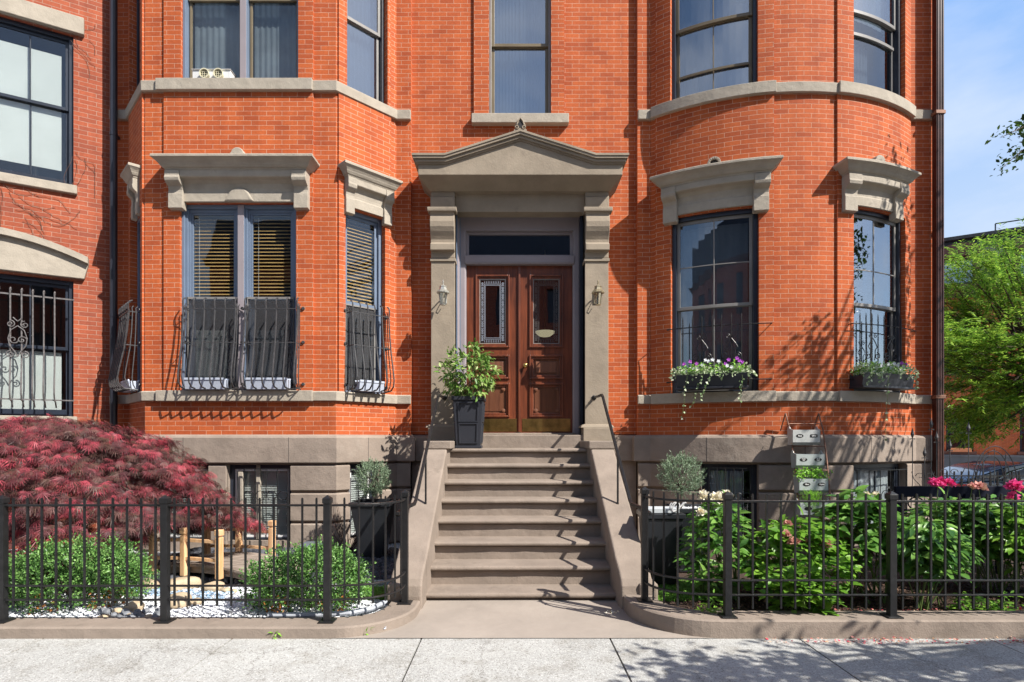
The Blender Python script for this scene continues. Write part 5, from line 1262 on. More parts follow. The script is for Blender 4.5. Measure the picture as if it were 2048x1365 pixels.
# ---- loose tubing + turf near the left of steps
scatter('turf', M_TURF, 9000, (-1.52, -.98), (5.35, 5.78), .035, .05, T_lance(.12, .1), None, 'green artificial turf patch left of the steps', 'turf')
scatter('turf', M_TURF, 16000, (1.22, 2.0), (5.2, 5.85), .075, .05, T_lance(.12, .1), None, 'green turf patch in front of the black square planters', 'turf')
m = MB(); m.tube([(-1.60, 5.86, .07), (-1.0, 5.88, .07)], .03, 10); tag(m.build('garden_edging', M_WOODB, None), 'grey round edging tube between black gravel and turf left of the steps', 'garden edging', 'grey garden edging tubes')
m = MB(); m.tube([(-2.0, 4.72, .09), (-1.6, 4.73, .09), (-1.35, 4.78, .09), (-1.2, 4.9, .09), (-1.12, 5.1, .09)], .022, 8); tag(m.build('garden_edging', M_WOODB, None), 'grey bent edging tube inside the curved left fence', 'garden edging', 'grey garden edging tubes')
m = MB(); a = PX(602, 7.2); b = PX(652, 7.2); m.box(a, b, 7.0, 7.3, .05, .25); tag(m.build('utility_box', simple('grey_utility_box', (.10, .12, .15), .4), None, bevel=.05), 'rounded dark grey utility box behind the right boxwood shrub', 'utility box')
m = MB(); m.tube([(-1.85, 7.45, .05), (-1.87, 7.42, .3), (-1.8, 7.4, .62)], .007, 5); st = thing('dry_shrub', 'wispy leafless shrub beside the left topiary planter', 'shrub', (-2.1, 7.35, .05))
stems('stem', M_STEMR, st, (-2.1, 7.35, .05), [(-2.1+rnd.uniform(-.3, .3), 7.3+rnd.uniform(-.1, .1), rnd.uniform(.35, .75)) for _ in range(30)], .003, .1)

# ---- square planters
def tapered(cx, cy, z0, z1, wb, wt, name, mat, label, group=None, panels=True, foot=True, depth=None):
    t = thing(name, label, 'planter', (cx, cy, z0), group)
    m = MB(); rim = .05
    def ring(w, z): return [(cx-w/2, cy-w/2, z), (cx+w/2, cy-w/2, z), (cx+w/2, cy+w/2, z), (cx-w/2, cy+w/2, z)]
    lv = [(wb, z0+.03), (wt, z1-rim)]
    vs = ring(*lv[0])+ring(*lv[1]); m.add(vs, [(0, 3, 2, 1)]+[(i, (i+1) % 4, (i+1) % 4+4, i+4) for i in range(4)]+[(4, 5, 6, 7)]); m.build('planter_body', mat, t, bevel=.008)
    if foot: m = MB(); m.box(cx-wb/2-.015, cx+wb/2+.015, cy-wb/2-.015, cy+wb/2+.015, z0, z0+.035); m.build('planter_foot', mat, t, bevel=.006)
    m = MB()
    wr = wt+.035
    for (x0, x1, y0, y1) in ((-wr/2, wr/2, -wr/2, -wr/2+.04), (-wr/2, wr/2, wr/2-.04, wr/2), (-wr/2, -wr/2+.04, -wr/2+.04, wr/2-.04), (wr/2-.04, wr/2, -wr/2+.04, wr/2-.04)):
        m.box(cx+x0, cx+x1, cy+y0, cy+y1, z1-rim, z1)
    m.build('planter_rim', mat, t, bevel=.006)
    if panels:
        H = z1-rim-z0-.03
        for (f0, f1) in ((.08, .48), (.55, .93)):
            for side in range(4):
                m = MB(); za = z0+.03+H*f0; zb = z0+.03+H*f1
                wa = (wb+(wt-wb)*f0)/2; wbb = (wb+(wt-wb)*f1)/2
                ang = side*math.pi/2; ca, sa = math.cos(ang), math.sin(ang)
                def q(u, o, z, w): x, y = u, -(w+o); return (cx+x*ca-y*sa, cy+x*sa+y*ca, z)
                ia, ib = wa*.62, wbb*.62; b = .02
                outer = [(-ia-b, za-b, wa), (ia+b, za-b, wa), (ib+b, zb+b, wbb), (-ib-b, zb+b, wbb)]; inner = [(-ia, za, wa), (ia, za, wa), (ib, zb, wbb), (-ib, zb, wbb)]
                vs = [q(u, .0, z, w) for u, z, w in outer]+[q(u*.97, .014, z, w) for u, z, w in [(o[0], o[1]+(b*.3 if i < 2 else -b*.3), o[2]) for i, o in enumerate(outer)]]+[q(u*1.03, .014, z, w) for u, z, w in inner]+[q(u, -.006, z, w) for u, z, w in inner]
                fs = []
                for l in range(3): fs += [(l*4+i, l*4+(i+1) % 4, l*4+4+(i+1) % 4, l*4+4+i) for i in range(4)]
                m.add(vs, fs); m.build('panel_moulding', mat, t)
    return t
# entrance planter
tapered(PX(938, 7.75), 7.78, 1.417, PZ(793, 7.6), .32, .40, 'square_planter', M_PLANTER, 'tall charcoal panelled planter on the top step beside the left door')
def shrub(name, label, c, rx, ry, rz, n, M, mat, T, size, base, cat='shrub', out=.6, up=.1, sd=.5, stemn=14, stemmat=M_STEMR, group=None, sr=.004, spread=.04, clump=True):
    t = thing(name, label, cat, base, group); th = nr.uniform(0, 2*math.pi, n); u = nr.uniform(-1, 1, n); s = np.sqrt(1-u*u)
    rr = nr.uniform(.45, 1.0, n)**.6
    if clump: rr *= 1+.14*np.sin(3*th+u*4)+.1*np.cos(5*u+2*th)
    o = np.stack([s*np.cos(th), s*np.sin(th), u], 1); P = np.array(c)+o*rr[:, None]*np.array([rx, ry, rz])
    pos = np.repeat(P, M, 0); oo = np.repeat(o, M, 0); k = len(pos); pos = pos+rv(k, spread)*.6+oo*nr.uniform(-.5, .8, k)[:, None]*spread
    d = oo*out+rv(k, sd)+np.array([0, 0, up]); nn = np.tile([0, -.25, 1.], (k, 1))+rv(k, .35)+oo*.3
    inst('foliage', mat, t, T, pos, d, nn, nr.uniform(.7, 1.25, k)*size)
    if stemn: stems('stem', stemmat, t, tuple(base), [tuple(P[i]) for i in range(0, min(n, stemn))], sr)
    return t, P
def shrubpx(px, py, Y): return (PX(px, Y), Y, PZ(py, Y))
c = shrubpx(938, 745, 7.75)
shrub('potted_shrub', 'bushy green and cream leafed shrub growing in the doorway planter', c, .36, .30, .36, 110, 9, M_SHRB, T_oval(.42, .06, .2), .085, (c[0]-.0, 7.78, 2.05), out=.7, up=-.15, stemn=40, spread=.05)
# topiary balls in tall planters
def topiary(px, py, Y, r, label, pl, basez, n=420):
    c = shrubpx(px, py, Y); t = thing('topiary_ball', label, 'topiary', (c[0], c[1], basez), 'silver-green topiary balls either side of the steps')
    k = n*16; th = nr.uniform(0, 2*math.pi, n); u = nr.uniform(-1, 1, n); s = np.sqrt(1-u*u); o = np.stack([s*np.cos(th), s*np.sin(th), u], 1)
    P = np.array(c)+o*(r*nr.uniform(.62, 1.0, n))[:, None]; axis = unit(o*.7+np.array([0, 0, .6])+rv(n, .18)); M = 18
    t_ = np.tile(np.linspace(-.3, 1, M), n)[:, None]*r*.30; pos = np.repeat(P, M, 0)+np.repeat(axis, M, 0)*t_; d = np.repeat(axis, M, 0)*.8+rv(n*M, .5)
    inst('foliage', M_LAV, t, T_lance(.28, .05), pos, d, rv(n*M)+np.repeat(o, M, 0), nr.uniform(.016, .03, n*M))
    m = MB(); m.tube([(c[0], c[1], basez), (c[0]+.01, c[1], c[2]-r*.3)], .011, 6); m.build('stem', M_BARK, t)
    stems('branches', M_BARK, t, (c[0], c[1], c[2]-r*.7), [tuple(q) for q in P[:40]], .002)
tapered(PX(748, 7.1), 7.1, .06, PZ(1005, 6.9), .26, .46, 'tall_planter', M_PLBLK, 'tall tapered black planter left of the steps', 'black square planters in the gardens', panels=False)
topiary(745, 958, 7.1, .205, 'round silver-green topiary ball left of the steps', None, .6)
tapered(PX(1378, 6.45), 6.45, .08, PZ(1018, 6.2), .28, .46, 'tall_planter', M_PLBLK, 'black planter topped with white gravel, behind the taller black bin, under the right topiary ball', 'black square planters in the gardens', panels=False)
topiary(1362, 951, 6.45, .225, 'round silver-green topiary ball right of the steps', None, .7)
x = PX(1378, 6.45); scatter('white_gravel', M_PEBW, 700, (x-.2, x+.2), (6.25, 6.65), PZ(1018, 6.2)-.05, .04, None, None, 'white gravel on top of the right topiary planter', 'gravel')
x = PX(1322, 5.75); tapered(x, 5.78, .08, PZ(1028, 5.6), .28, .36, 'tall_planter', M_PLBLK, 'glossy black tapered planter just right of the steps, with white cords on its rim', 'black square planters in the gardens', panels=False, foot=False)
m = MB(); m.box(x-.19, x+.14, 5.60, 5.63, PZ(1028, 5.6)+.005, PZ(1028, 5.6)+.05); m.box(x-.19, x+.14, 5.63, 5.80, PZ(1028, 5.6)+.035, PZ(1028, 5.6)+.05); lid = tag(m.build('serving_tray', M_CURT, None, bevel=.004), 'pale grey tray lying on the glossy black planter right of the steps', 'tray')
m = MB(); m.box(PX(1290, 5.55), PX(1298, 5.55), 5.585, 5.592, PZ(1140, 5.55), PZ(1124, 5.55)); tag(m.build('sticker', M_LETTER, None), 'small white sticker on the front of the glossy black planter', 'sticker')
m = MB()
for k in range(3): m.tube([(x+.08+.05*math.cos(q+k)+.01*q, 5.56+.01*k, PZ(1024, 5.6)+.05+.045*math.sin(q*1.3+k)) for q in [i*.5 for i in range(14)]], .006, 5)
tag(m.build('white_cord', M_WHITE, None), 'tangled white cord hanging over the rim of the glossy black planter', 'cord')

# ---- flowers
def flower(parent, c, r, mat, n=60, name='flower', center=None):
    th = nr.uniform(0, 2*math.pi, n); u = nr.uniform(-.35, 1, n); s = np.sqrt(1-u*u); o = np.stack([s*np.cos(th), s*np.sin(th), u], 1)
    P = np.array(c)+o*(r*nr.uniform(.15, .55, n))[:, None]
    inst(name, mat, parent, T_heart(.9), P, o*.9+rv(n, .35)+np.array([0, 0, .25]), rv(n, .5)-o*.2+np.array([0, 0, .5]), nr.uniform(.6, 1.05, n)*r*.75)
def plant(name, label, cx, cy, z0, rx, ry, zlo, zhi, n, M, mat, T, size, cat='plant', group=None, flowers=(), fl_mat=None, droop=-.2, stemn=16, leafspread=.06):
    t = thing(name, label, cat, (cx, cy, z0), group)
    th = nr.uniform(0, 2*math.pi, n); r = nr.uniform(0, 1, n)**.5; zz = nr.uniform(0, 1, n)**.75
    prof = .55+.6*np.sin(np.clip(zz*1.15, 0, 1)*math.pi)**.7*.8
    P = np.stack([cx+rx*r*np.cos(th)*prof, cy+ry*r*np.sin(th)*prof, zlo+(zhi-zlo)*zz*(1-.18*r)+nr.normal(0, .02, n)], 1)
    o = np.stack([np.cos(th), np.sin(th), np.zeros(n)], 1)
    pos = np.repeat(P, M, 0); k = len(pos); aa = nr.uniform(0, 2*math.pi, k)+0; whorl = np.stack([np.cos(aa), np.sin(aa), np.zeros(k)], 1)
    oo = np.repeat(o, M, 0); front = np.array([.0, -.35, 0])
    d = whorl*.9+oo*.45+front+np.array([0, 0, droop])+rv(k, .22); pos = pos+unit(d)*nr.uniform(0, leafspread, k)[:, None]
    nn = np.tile([0, -.3, 1.], (k, 1))+rv(k, .25)+oo*.35
    inst('foliage', mat, t, T, pos, d+np.array([0, 0, .18]), nn, nr.uniform(.5, 1.08, k)*size, .12)
    b = [(cx+rnd.uniform(-.5, .5)*rx, cy+rnd.uniform(-.5, .5)*ry, z0) for _ in range(9)]
    stems('stem', M_STEM, t, b, [tuple(P[i]) for i in range(min(n, stemn))], .005)
    for i, (px, py, Y, r, mt) in enumerate(flowers):
        c = shrubpx(px, py, Y); f = thing  # flower head as part
        flower(t, c, r, mt); stems('flower_stem', M_STEM, t, b, [(c[0], c[1], c[2]-r*.4)], .005, .02)
    return t
G = 'flowering plants behind the right fence'
plant('peony_plant', 'white flowering peony with lance leaves beside the black planters', PX(1430, 5.35), 5.3, .07, .30, .30, .22, 1.0, 130, 6, M_PEON, T_oval(.36, .05, .2), .13, group=G, flowers=((1408, 995, 5.3, .062, M_CREAM), (1436, 1000, 5.25, .085, M_CREAM), (1452, 992, 5.35, .06, M_CREAM), (1403, 1028, 5.2, .055, M_CREAM)))
plant('hydrangea_plant', 'bright green hydrangea with faded pink flower heads behind the right fence', PX(1580, 5.15), 5.1, .07, .50, .38, .18, .86, 210, 6, M_HYD, T_heart(.66), .105, group=G, flowers=((1575, 1048, 4.95, .04, M_PALEP), (1573, 1070, 4.9, .045, M_PALEP), (1585, 1086, 4.85, .055, M_PALEP), (1652, 1090, 4.9, .05, M_PALEP), (1608, 1082, 4.95, .035, M_PALEP)), droop=-.1)
plant('leafy_plant', 'young hydrangea shoots spilling low over the curb below the pink flower heads', PX(1592, 4.72), 4.70, .09, .30, .14, .12, .52, 70, 6, M_HYD, T_heart(.70), .095, group=G, droop=-.05)
plant('leafy_plant', 'tall broad-leaved plant with small cream buds left of the third fence post', PX(1715, 5.3), 5.25, .07, .42, .32, .42, 1.06, 140, 6, M_PEON, T_heart(.62), .135, group=G, flowers=((1733, 990, 5.2, .035, M_CREAM), (1752, 990, 5.2, .035, M_CREAM), (1696, 996, 5.2, .025, M_CREAM)))
plant('peony_plant', 'peony with long drooping lance leaves right of the third fence post', PX(1855, 4.98), 5.0, .07, .34, .28, .40, .86, 110, 7, M_PEON, T_oval(.33, .05, .25), .18, group=G, droop=-.45)
plant('peony_plant', 'tall peony carrying two deep pink blooms above the fence', PX(1885, 5.8), 5.75, .07, .32, .3, .45, .98, 90, 7, M_PEON, T_oval(.34, .05, .2), .16, group=G, flowers=((1876, 969, 5.6, .085, M_PINK), (1897, 968, 5.6, .06, M_PINK)))
plant('peony_plant', 'peony with two faded pale pink blooms over the fence rail', PX(1962, 5.6), 5.55, .07, .38, .32, .40, .98, 130, 7, M_PEON, T_oval(.4, .05, .2), .13, group=G, flowers=((1958, 975, 5.4, .065, M_PALEP), (1944, 974, 5.4, .045, M_PALEP)))
plant('peony_plant', 'peony with bright pink blooms at the right edge of the garden', PX(2040, 5.4), 5.35, .07, .42, .35, .38, 1.0, 150, 7, M_HYD, T_oval(.42, .05, .2), .12, group=G, flowers=((2028, 974, 5.2, .075, M_PINK), (2025, 995, 5.2, .055, M_PINK), (2044, 978, 5.2, .05, M_PALEP)))
plant('leafy_plant', 'dense bushy plant just outside the right edge of the view', PX(2150, 5.2), 5.2, .07, .45, .4, .2, 1.0, 130, 6, M_PEON, T_oval(.42), .12, group=G)
for (px, Y, lab) in ((1935, 4.85, 'low leafy sprigs in the mulch under the faded pink peony'), (2010, 4.85, 'low pale green sprigs at the far right behind the fence'), (1420, 4.68, 'low strappy sprigs spilling over the curved curb')):
    plant('seedling_clump', lab, PX(px, Y), Y, .08, .16, .09, .06, .24, 34, 5, M_HYD, T_oval(.35), .07, group='low sprigs behind the right fence', stemn=8)
m = MB()

# ---- window boxes
def winbox(S, a, b, label, zb, zt, o0=.02, o1=.27):
    m = MB(); poly = [(o0, zb), (o1-.03, zb), (o1, zt), (o1-.02, zt), (o1-.045, zt-.04), (o0+.02, zt-.04), (o0+.01, zt), (o0, zt)]
    m.prism(poly, lambda o, z, d: S.p(d, o, z), a, b)
    t = thing('window_box', label, 'window box', S.p((a+b)/2, .1, zb), 'black flower boxes on the bow windows'); m.build('box', M_PLANTER, t, bevel=.006)
    m = MB(); m.mbox(S, a-.01, b+.01, o0, o1+.0, zb-.03, zb-.002); m.build('bracket_tray', M_PLANTER, t, bevel=.004); return t
def boxplants(S, a, b, zt, purp, white, trails, label, n=150):
    t = thing('trailing_flowers', label, 'flowers', S.p((a+b)/2, .15, zt), 'flowers in the bow window boxes')
    u = nr.uniform(a-.03, b+.03, n); P = np.array([S.p(uu, oo, zt+zz) for uu, oo, zz in zip(u, nr.uniform(.05, .30, n), nr.uniform(-.03, .10, n))])
    M = 8; pos = np.repeat(P, M, 0)+rv(n*M, .022); inst('foliage', M_VAR, t, T_oval(.6, .05, .1), pos, rv(n*M)+np.array([0, -.4, -.1]), rv(n*M, .5)+np.array([0, -.4, .8]), nr.uniform(.02, .045, n*M))
    P2 = np.array([S.p(uu, oo, zt+zz) for uu, oo, zz in zip(nr.uniform(a+.02, b-.02, 60), nr.uniform(.08, .22, 60), nr.uniform(.02, .13, 60))])
    pos = np.repeat(P2, 6, 0)+rv(360, .02); inst('foliage', M_HERB, t, T_oval(.5), pos, rv(360)+np.array([0, -.2, .4]), rv(360, .5)+np.array([0, -.4, .8]), nr.uniform(.03, .05, 360))
    for lst, mat in ((purp, M_PURP), (white, M_WPET)):
        for (px, py) in lst:
            uu = S.u(px, .2); q = S.p(uu, .2, 0); c = (q[0], q[1], PZ(py, q[1])); k = 6; aa = np.arange(k)*2*math.pi/5+rnd.random()
            d = np.stack([np.cos(aa), np.full(k, -.25), np.sin(aa)], 1); inst('flower', mat, t, T_heart(1.0), np.tile(c, (k, 1)), d, np.tile([0, -1., .3], (k, 1))+rv(k, .2), .030)
    leaves = []
    for (px, py0, py1, drift) in trails:
        m = MB()
        pts = []
        for i in range(8):
            f = i/7; uu = S.u(px+drift*f, .3); q = S.p(uu, .30 if py0+(py1-py0)*f > 0 else .3, 0); pts.append((q[0]+rnd.uniform(-.008, .008), q[1], PZ(py0+(py1-py0)*f, q[1])))
        m.tube(pts, .0025, 4); m.build('trailing_stem', M_STEM, t); leaves += [pts[i] for i in (1, 2, 3, 4, 5, 6, 7)]+[pts[7], pts[5], pts[2], pts[2], pts[1], pts[1], pts[3]]
    L = np.array(leaves)+rv(len(leaves), .012); k = len(L)
    inst('trailing_leaves', M_VAR, t, T_heart(.9), L, rv(k)+np.array([0, -.3, -.6]), np.tile([0, -1., .4], (k, 1))+rv(k, .3), nr.uniform(.025, .038, k))
zb, zt = 2.245, PZ(748, 7.75)
a, b = S_bw.u(1352, .27), S_bw.u(1495, .27)
winbox(S_bw, a, b, 'black flower box under the wide left bow window', zb, zt)
boxplants(S_bw, a, b, zt, [(1368, 729), (1380, 724), (1393, 728), (1457, 720), (1474, 717), (1479, 722), (1451, 728), (1484, 724)], [(1411, 721), (1417, 723), (1425, 720), (1437, 723), (1404, 730), (1388, 738), (1394, 737), (1454, 732), (1463, 735)],
          [(1374, 752, 835, -10), (1406, 750, 812, -22), (1420, 752, 800, -18), (1485, 750, 800, -4), (1345, 742, 760, -4), (1505, 742, 750, 8)], 'white and purple pansies with variegated ivy trailing from the left bow window box')
a, b = S_bw.u(1728, .27), S_bw.u(1826, .24)
winbox(S_bw, a, b, 'black flower box under the narrower right bow window', zb, zt)
boxplants(S_bw, a, b, zt, [(1803, 727), (1811, 729)], [(1806, 735), (1814, 737), (1800, 739), (1788, 728), (1795, 731), (1776, 729), (1764, 732), (1820, 741), (1752, 735), (1782, 736)], [(1777, 750, 880, -6), (1745, 750, 770, -12), (1762, 745, 765, 0), (1832, 745, 775, 2)], 'variegated ivy with a few white and purple pansies in the right bow window box', 120)

# ---- ladder with hanging bins
lad = thing('plant_ladder', 'rusty metal ladder leaning on the bow and holding hanging bins', 'ladder', (PX(1630, 7.0), 7.0, .07))
def lpt(px, py, Y): return (PX(px, Y), Y, PZ(py, Y))
Ya = lambda py: 7.62-(py-827)/215*.42
for i, rail in enumerate((((1571, 827), (1581, 866), (1587, 905), (1590, 945), (1596, 1000), (1600, 1045), (1602, 1100)), ((1637, 827), (1646, 860), (1652, 905), (1656, 945), (1661, 1000), (1667, 1045), (1670, 1100)))):
    m = MB(); m.tube([lpt(px, py, Ya(py)) for px, py in rail], .011, 6); m.build('ladder_rail', M_RUST, lad)
    m = MB(); q = rail[0]; m.tube([lpt(q[0], q[1], Ya(q[1])), (PX(q[0], 7.62)-.02, 7.72, PZ(862, 7.72))], .009, 6); m.build('ladder_hook', M_RUST, lad)
for py, xa, xb in ((848, 1578, 1644), (893, 1586, 1652), (941, 1590, 1656), (992, 1595, 1661), (1040, 1600, 1667)):
    m = MB(); m.tube([lpt(xa, py, Ya(py)), lpt(xb, py, Ya(py))], .0075, 6); m.build('ladder_rung', M_RUST, lad)
def textmesh(txt, size, loc, mat, parent, slant=0):
    cu = bpy.data.curves.new('lettering', 'FONT'); cu.body = txt; cu.size = size; cu.align_x = 'CENTER'; cu.align_y = 'CENTER'; cu.extrude = .0006; cu.shear = .2; cu.offset = size*.02
    ob = bpy.data.objects.new('tmp', cu); COL.objects.link(ob); bpy.context.view_layer.update()
    me = bpy.data.meshes.new_from_object(ob.evaluated_get(bpy.context.evaluated_depsgraph_get())); bpy.data.objects.remove(ob)
    me.transform(Matrix.Translation(loc) @ Matrix.Rotation(R(90), 4, 'X')); me.materials.clear(); me.materials.append(mat)
    o = bpy.data.objects.new('lettering', me); COL.objects.link(o); o.parent = parent; o.matrix_parent_inverse = Matrix.Identity(4)
BG = 'galvanised bins hanging on the ladder'
for i, (x0, x1, y0, y1, mat, words, lab) in enumerate(((1585, 1641, 860, 885, M_ZINCR, ('Rosa', 'Olive'), 'rust-stained galvanised bin at the top of the ladder'), (1592, 1650, 909, 931, M_ZINC, ('Sweet\nPea', 'Black\nBean'), 'empty galvanised bin second from the top of the ladder'),
        (1598, 1657, 958, 981, M_ZINC, ('Mint', 'Thyme'), 'galvanised bin with bright green herbs, third on the ladder'), (1600, 1663, 1006, 1030, M_ZINC, ('', 'Dill'), 'lowest galvanised bin on the ladder, with wispy dill'))):
    Y = Ya(y0)-.16; X0, X1 = PX(x0, Y), PX(x1, Y); Z1, Z0 = PZ(y0, Y), PZ(y1, Y)
    t = thing('hanging_bin', lab, 'bin', ((X0+X1)/2, Y, Z0), BG)
    m = MB(); th = .004
    m.prism([(Y, Z1), (Y-.0, Z0), (Y+.03, Z0-.035), (Y+.12, Z0-.035), (Y+.14, Z1+.0), (Y+.136, Z1), (Y+.115, Z0-.03), (Y+.032, Z0-.03), (Y+.005, Z0+.003), (Y+.005, Z1)], lambda y, z, d: (d, y, z), X0, X1); m.build('bin_body', mat, t)
    for X in (X0, X1-.004):
      m = MB(); m.prism([(Y, Z0), (Y+.03, Z0-.035), (Y+.12, Z0-.035), (Y+.14, Z1)]+[(Y+.10+.035*math.cos(q), Z1+.012+.035*math.sin(q)) for q in [k*.5 for k in range(0, 7)]]+[(Y, Z1)], lambda y, z, d: (d, y, z), X-.001, X+.005)
      m.build('bin_end', mat, t)
    m = MB()
    for X in (X0+.01, X1-.01): m.tube([(X, Y+.1, Z1+.03), (X, Y+.13, PZ(y0-12, Y))], .003, 5)
    m.build('hook', M_RUST, t)
    for j, wd in enumerate(words):
        cx_ = X0+(X1-X0)*(.26 if j == 0 else .76); cz = (Z0+Z1)/2+.002
        if i == 0 and j == 1: poly = [(cx_+sx*.048-sx*.008*k, cz+sz*.020-sz*.007*(1-k)) for sx, sz, ks in ((-1, -1, (0, 1)), (1, -1, (1, 0)), (1, 1, (0, 1)), (-1, 1, (1, 0))) for k in ks]
        else: poly = [(cx_+.047*math.cos(k*math.pi/10), cz+.023*math.sin(k*math.pi/10)) for k in range(20)]
        m = MB(); m.prism(poly, lambda a_, b_, d: (a_, d, b_), Y-.003, Y-.0005); lb = m.build('label_plate', M_BLACK, t)
        if wd: textmesh(wd, .026 if '\n' not in wd else .019, (cx_, Y-.0036, cz), M_LETTER, lb)
    if i == 2:
        n = 46; P = np.stack([nr.uniform(X0, X1+.02, n), nr.uniform(Y+.01, Y+.12, n), nr.uniform(Z1-.01, Z1+.12, n)], 1); P[:, 2] = np.minimum(P[:, 2], Z1+.05+.07*np.abs(np.sin((P[:, 0]-X0)/(X1-X0)*2*math.pi)))
        hb = thing('herb_plant', 'bright green leafy herbs growing in the third hanging bin', 'herbs', ((X0+X1)/2, Y+.06, Z1-.02)); pos = np.repeat(P, 12, 0)+rv(n*12, .018)
        inst('foliage', M_HERB, hb, T_oval(.7), pos, rv(n*12)+np.array([0, -.3, .3]), rv(n*12, .5)+np.array([0, -.3, .8]), .026); stems('stem', M_STEM, hb, ((X0+X1)/2, Y+.06, Z1-.02), [tuple(q) for q in P[:12]], .002)
    if i == 3:
        hb = thing('herb_plant', 'wispy thin-leaved dill growing in the lowest hanging bin', 'herbs', ((X0+X1)/2, Y+.06, Z1-.02)); n = 60
        pos = np.stack([nr.normal((X0+X1)/2-.03, .07, n), nr.uniform(Y-.02, Y+.1, n), np.full(n, Z1-.03)], 1); k = 1000
        P = np.stack([nr.normal((X0+X1)/2-.03, .06, k), nr.uniform(Y-.04, Y+.08, k), nr.uniform(Z1-.06, Z1+.12, k)], 1)
        inst('foliage', M_HERB, hb, T_lance(.07), P, rv(k, .4)+np.array([0, -.2, .6]), rv(k), nr.uniform(.03, .07, k))

# ---- black bench
t = thing('garden_bench', 'black painted garden bench behind the pink peonies', 'bench', (PX(1900, 6.9), 6.9, .07))
bx0, bx1 = PX(1788, 6.75), PX(2060, 6.75)
for z0, z1 in ((.86, .985), (.70, .715), (.66, .675)):
    m = MB(); m.box(bx0, bx1, 6.72, 6.76, z0, z1); m.build('back_slat', M_BENCH, t, bevel=.006)
m = MB()
for i in range(4): m.box(bx0, bx1, 6.24+i*.12, 6.34+i*.12, .43, .455)
m.build('seat', M_BENCH, t, bevel=.004)
for x in (bx0+.02, bx1-.07, (bx0+bx1)/2):
    m = MB(); m.box(x, x+.05, 6.70, 6.755, .07, .9); m.build('leg', M_BENCH, t); m = MB(); m.box(x, x+.05, 6.24, 6.29, .07, .43); m.build('leg', M_BENCH, t)
m = MB()
for i in range(4):   # ring ornaments under the back rail
    cx_ = bx0+.25+i*.4; m.tube([(cx_+.09*math.cos(q), 6.74, .785+.07*math.sin(q)) for q in [k*math.pi/8 for k in range(17)]], .008, 5, cap=False)
m.build('back_ornament', M_BENCH, t)

# ---- iron trellises
def trellis(x, y, h, sc_, label, z0=.07):
    t = thing('iron_trellis', label, 'trellis', (x, y, z0), 'decorative iron plant trellises'); 
    def fin(m, cx_, cz, r):
        m.lathe([(.004, -.0), (.013*r, .02*r), (.022*r, .05*r), (.010*r, .09*r), (.001, .13*r)], (cx_, y, cz), 6)
        for s in (-1, 1): m.tube([(cx_+s*(.0+.035*r*math.sin(q)), y, cz-.01*r+.03*r*(1-math.cos(q))*-1+.02*r*q) for q in [0, .6, 1.2, 1.8, 2.6]], .0045, 4)
        m.lathe([(.012*r, 0), (.012*r, .012*r)], (cx_, y, cz-.012*r), 6)
    for dx, hh in ((-.14*sc_, h), (.02*sc_, h*.83), (.18*sc_, h*.97)):
        m = MB(); m.tube([(x+dx*1.4, y, z0), (x+dx*1.0, y, z0+hh*.6), (x+dx, y, z0+hh)], .0055, 5); m.build('upright', M_IRON2, t)
        m = MB(); fin(m, x+dx, z0+hh, 1.1); m.build('finial', M_IRON2, t)
    m = MB(); zc = z0+h*.52
    for s in (-1, 1):
        m.tube([(x+.02, y, zc), (x+s*.05*sc_, y, zc+.10), (x+s*.12*sc_, y, zc+.17), (x+s*.15*sc_, y, zc+.27)], .005, 5)
        m.tube([(x+.02+s*(.02+.05*q/6*(1.2-q/9))*1.0*math.cos(q*.2), y, zc+.03+.045*math.sin(q*.8)) for q in range(9)], .0045, 4)
        m.tube([(x+.02+s*.06*(1-q/8)*math.cos(q)+s*.06, y, zc+.21+.05*(1-q/8)*math.sin(q)) for q in [k*.7 for k in range(9)]], .0045, 4)
    m.build('scroll_ornament', M_IRON2, t)
trellis(PX(1846, 7.6), 7.6, 1.48, 1.0, 'tall iron trellis with spear finials in front of the stone base by the brown downpipe')
trellis(PX(1895, 7.4), 7.4, 1.60, 1.5, 'wide iron trellis with spear finials right of the brown downpipe')
t = thing('iron_arch', 'thin arched iron plant support in front of the parked car', 'trellis', (PX(1985, 7.2), 7.2, .07))
for i in range(3):
    m = MB(); r = .28-.06*i; cx_ = PX(1990, 7.2)+i*.02; m.tube([(cx_+r*math.cos(q)*-1, 7.2+.05*i, .95+.5*math.sin(q)*(1-.12*i)) for q in [math.pi*k/14 for k in range(15)]], .006, 5, cap=False); m.build('arch_bar', M_IRON2, t)
for i in range(5):
    m = MB(); x_ = PX(1990, 7.2)-.28+i*.14; m.tube([(x_, 7.22, .07), (x_+.01, 7.22, .95+.47*math.sin(math.acos(max(-1, min(1, (i*.14-.28)/.29)))))], .005, 5); m.build('upright', M_IRON2, t)
# street-side iron fence behind the garden
pth = [(XJ+.02, 8.75), (9.0, 8.75), (13, 8.75)]
t = thing('iron_fence', 'black scrolled iron fence along the side street behind the garden', 'fence', (7, 8.75, 0))
for zz in (.98, .80, .2):
    m = MB(); m.sweep(pth, [(-.012, zz-.01), (.012, zz-.01), (.012, zz+.01), (-.012, zz+.01)], closed=True); m.build('rail', M_IRON, t)
for i in range(44):
    m = MB(); x_ = XJ+.1+i*.11; m.box(x_-.008, x_+.008, 8.742, 8.758, .05, 1.05); m.build('picket', M_IRON, t)
m = MB()
for i in range(43): m.tube([(XJ+.155+i*.11+.045*math.cos(q), 8.75, .89+.07*math.sin(q)) for q in [k*math.pi/4 for k in range(9)]], .005, 4, cap=False)
m.build('ring_band', M_IRON, t)

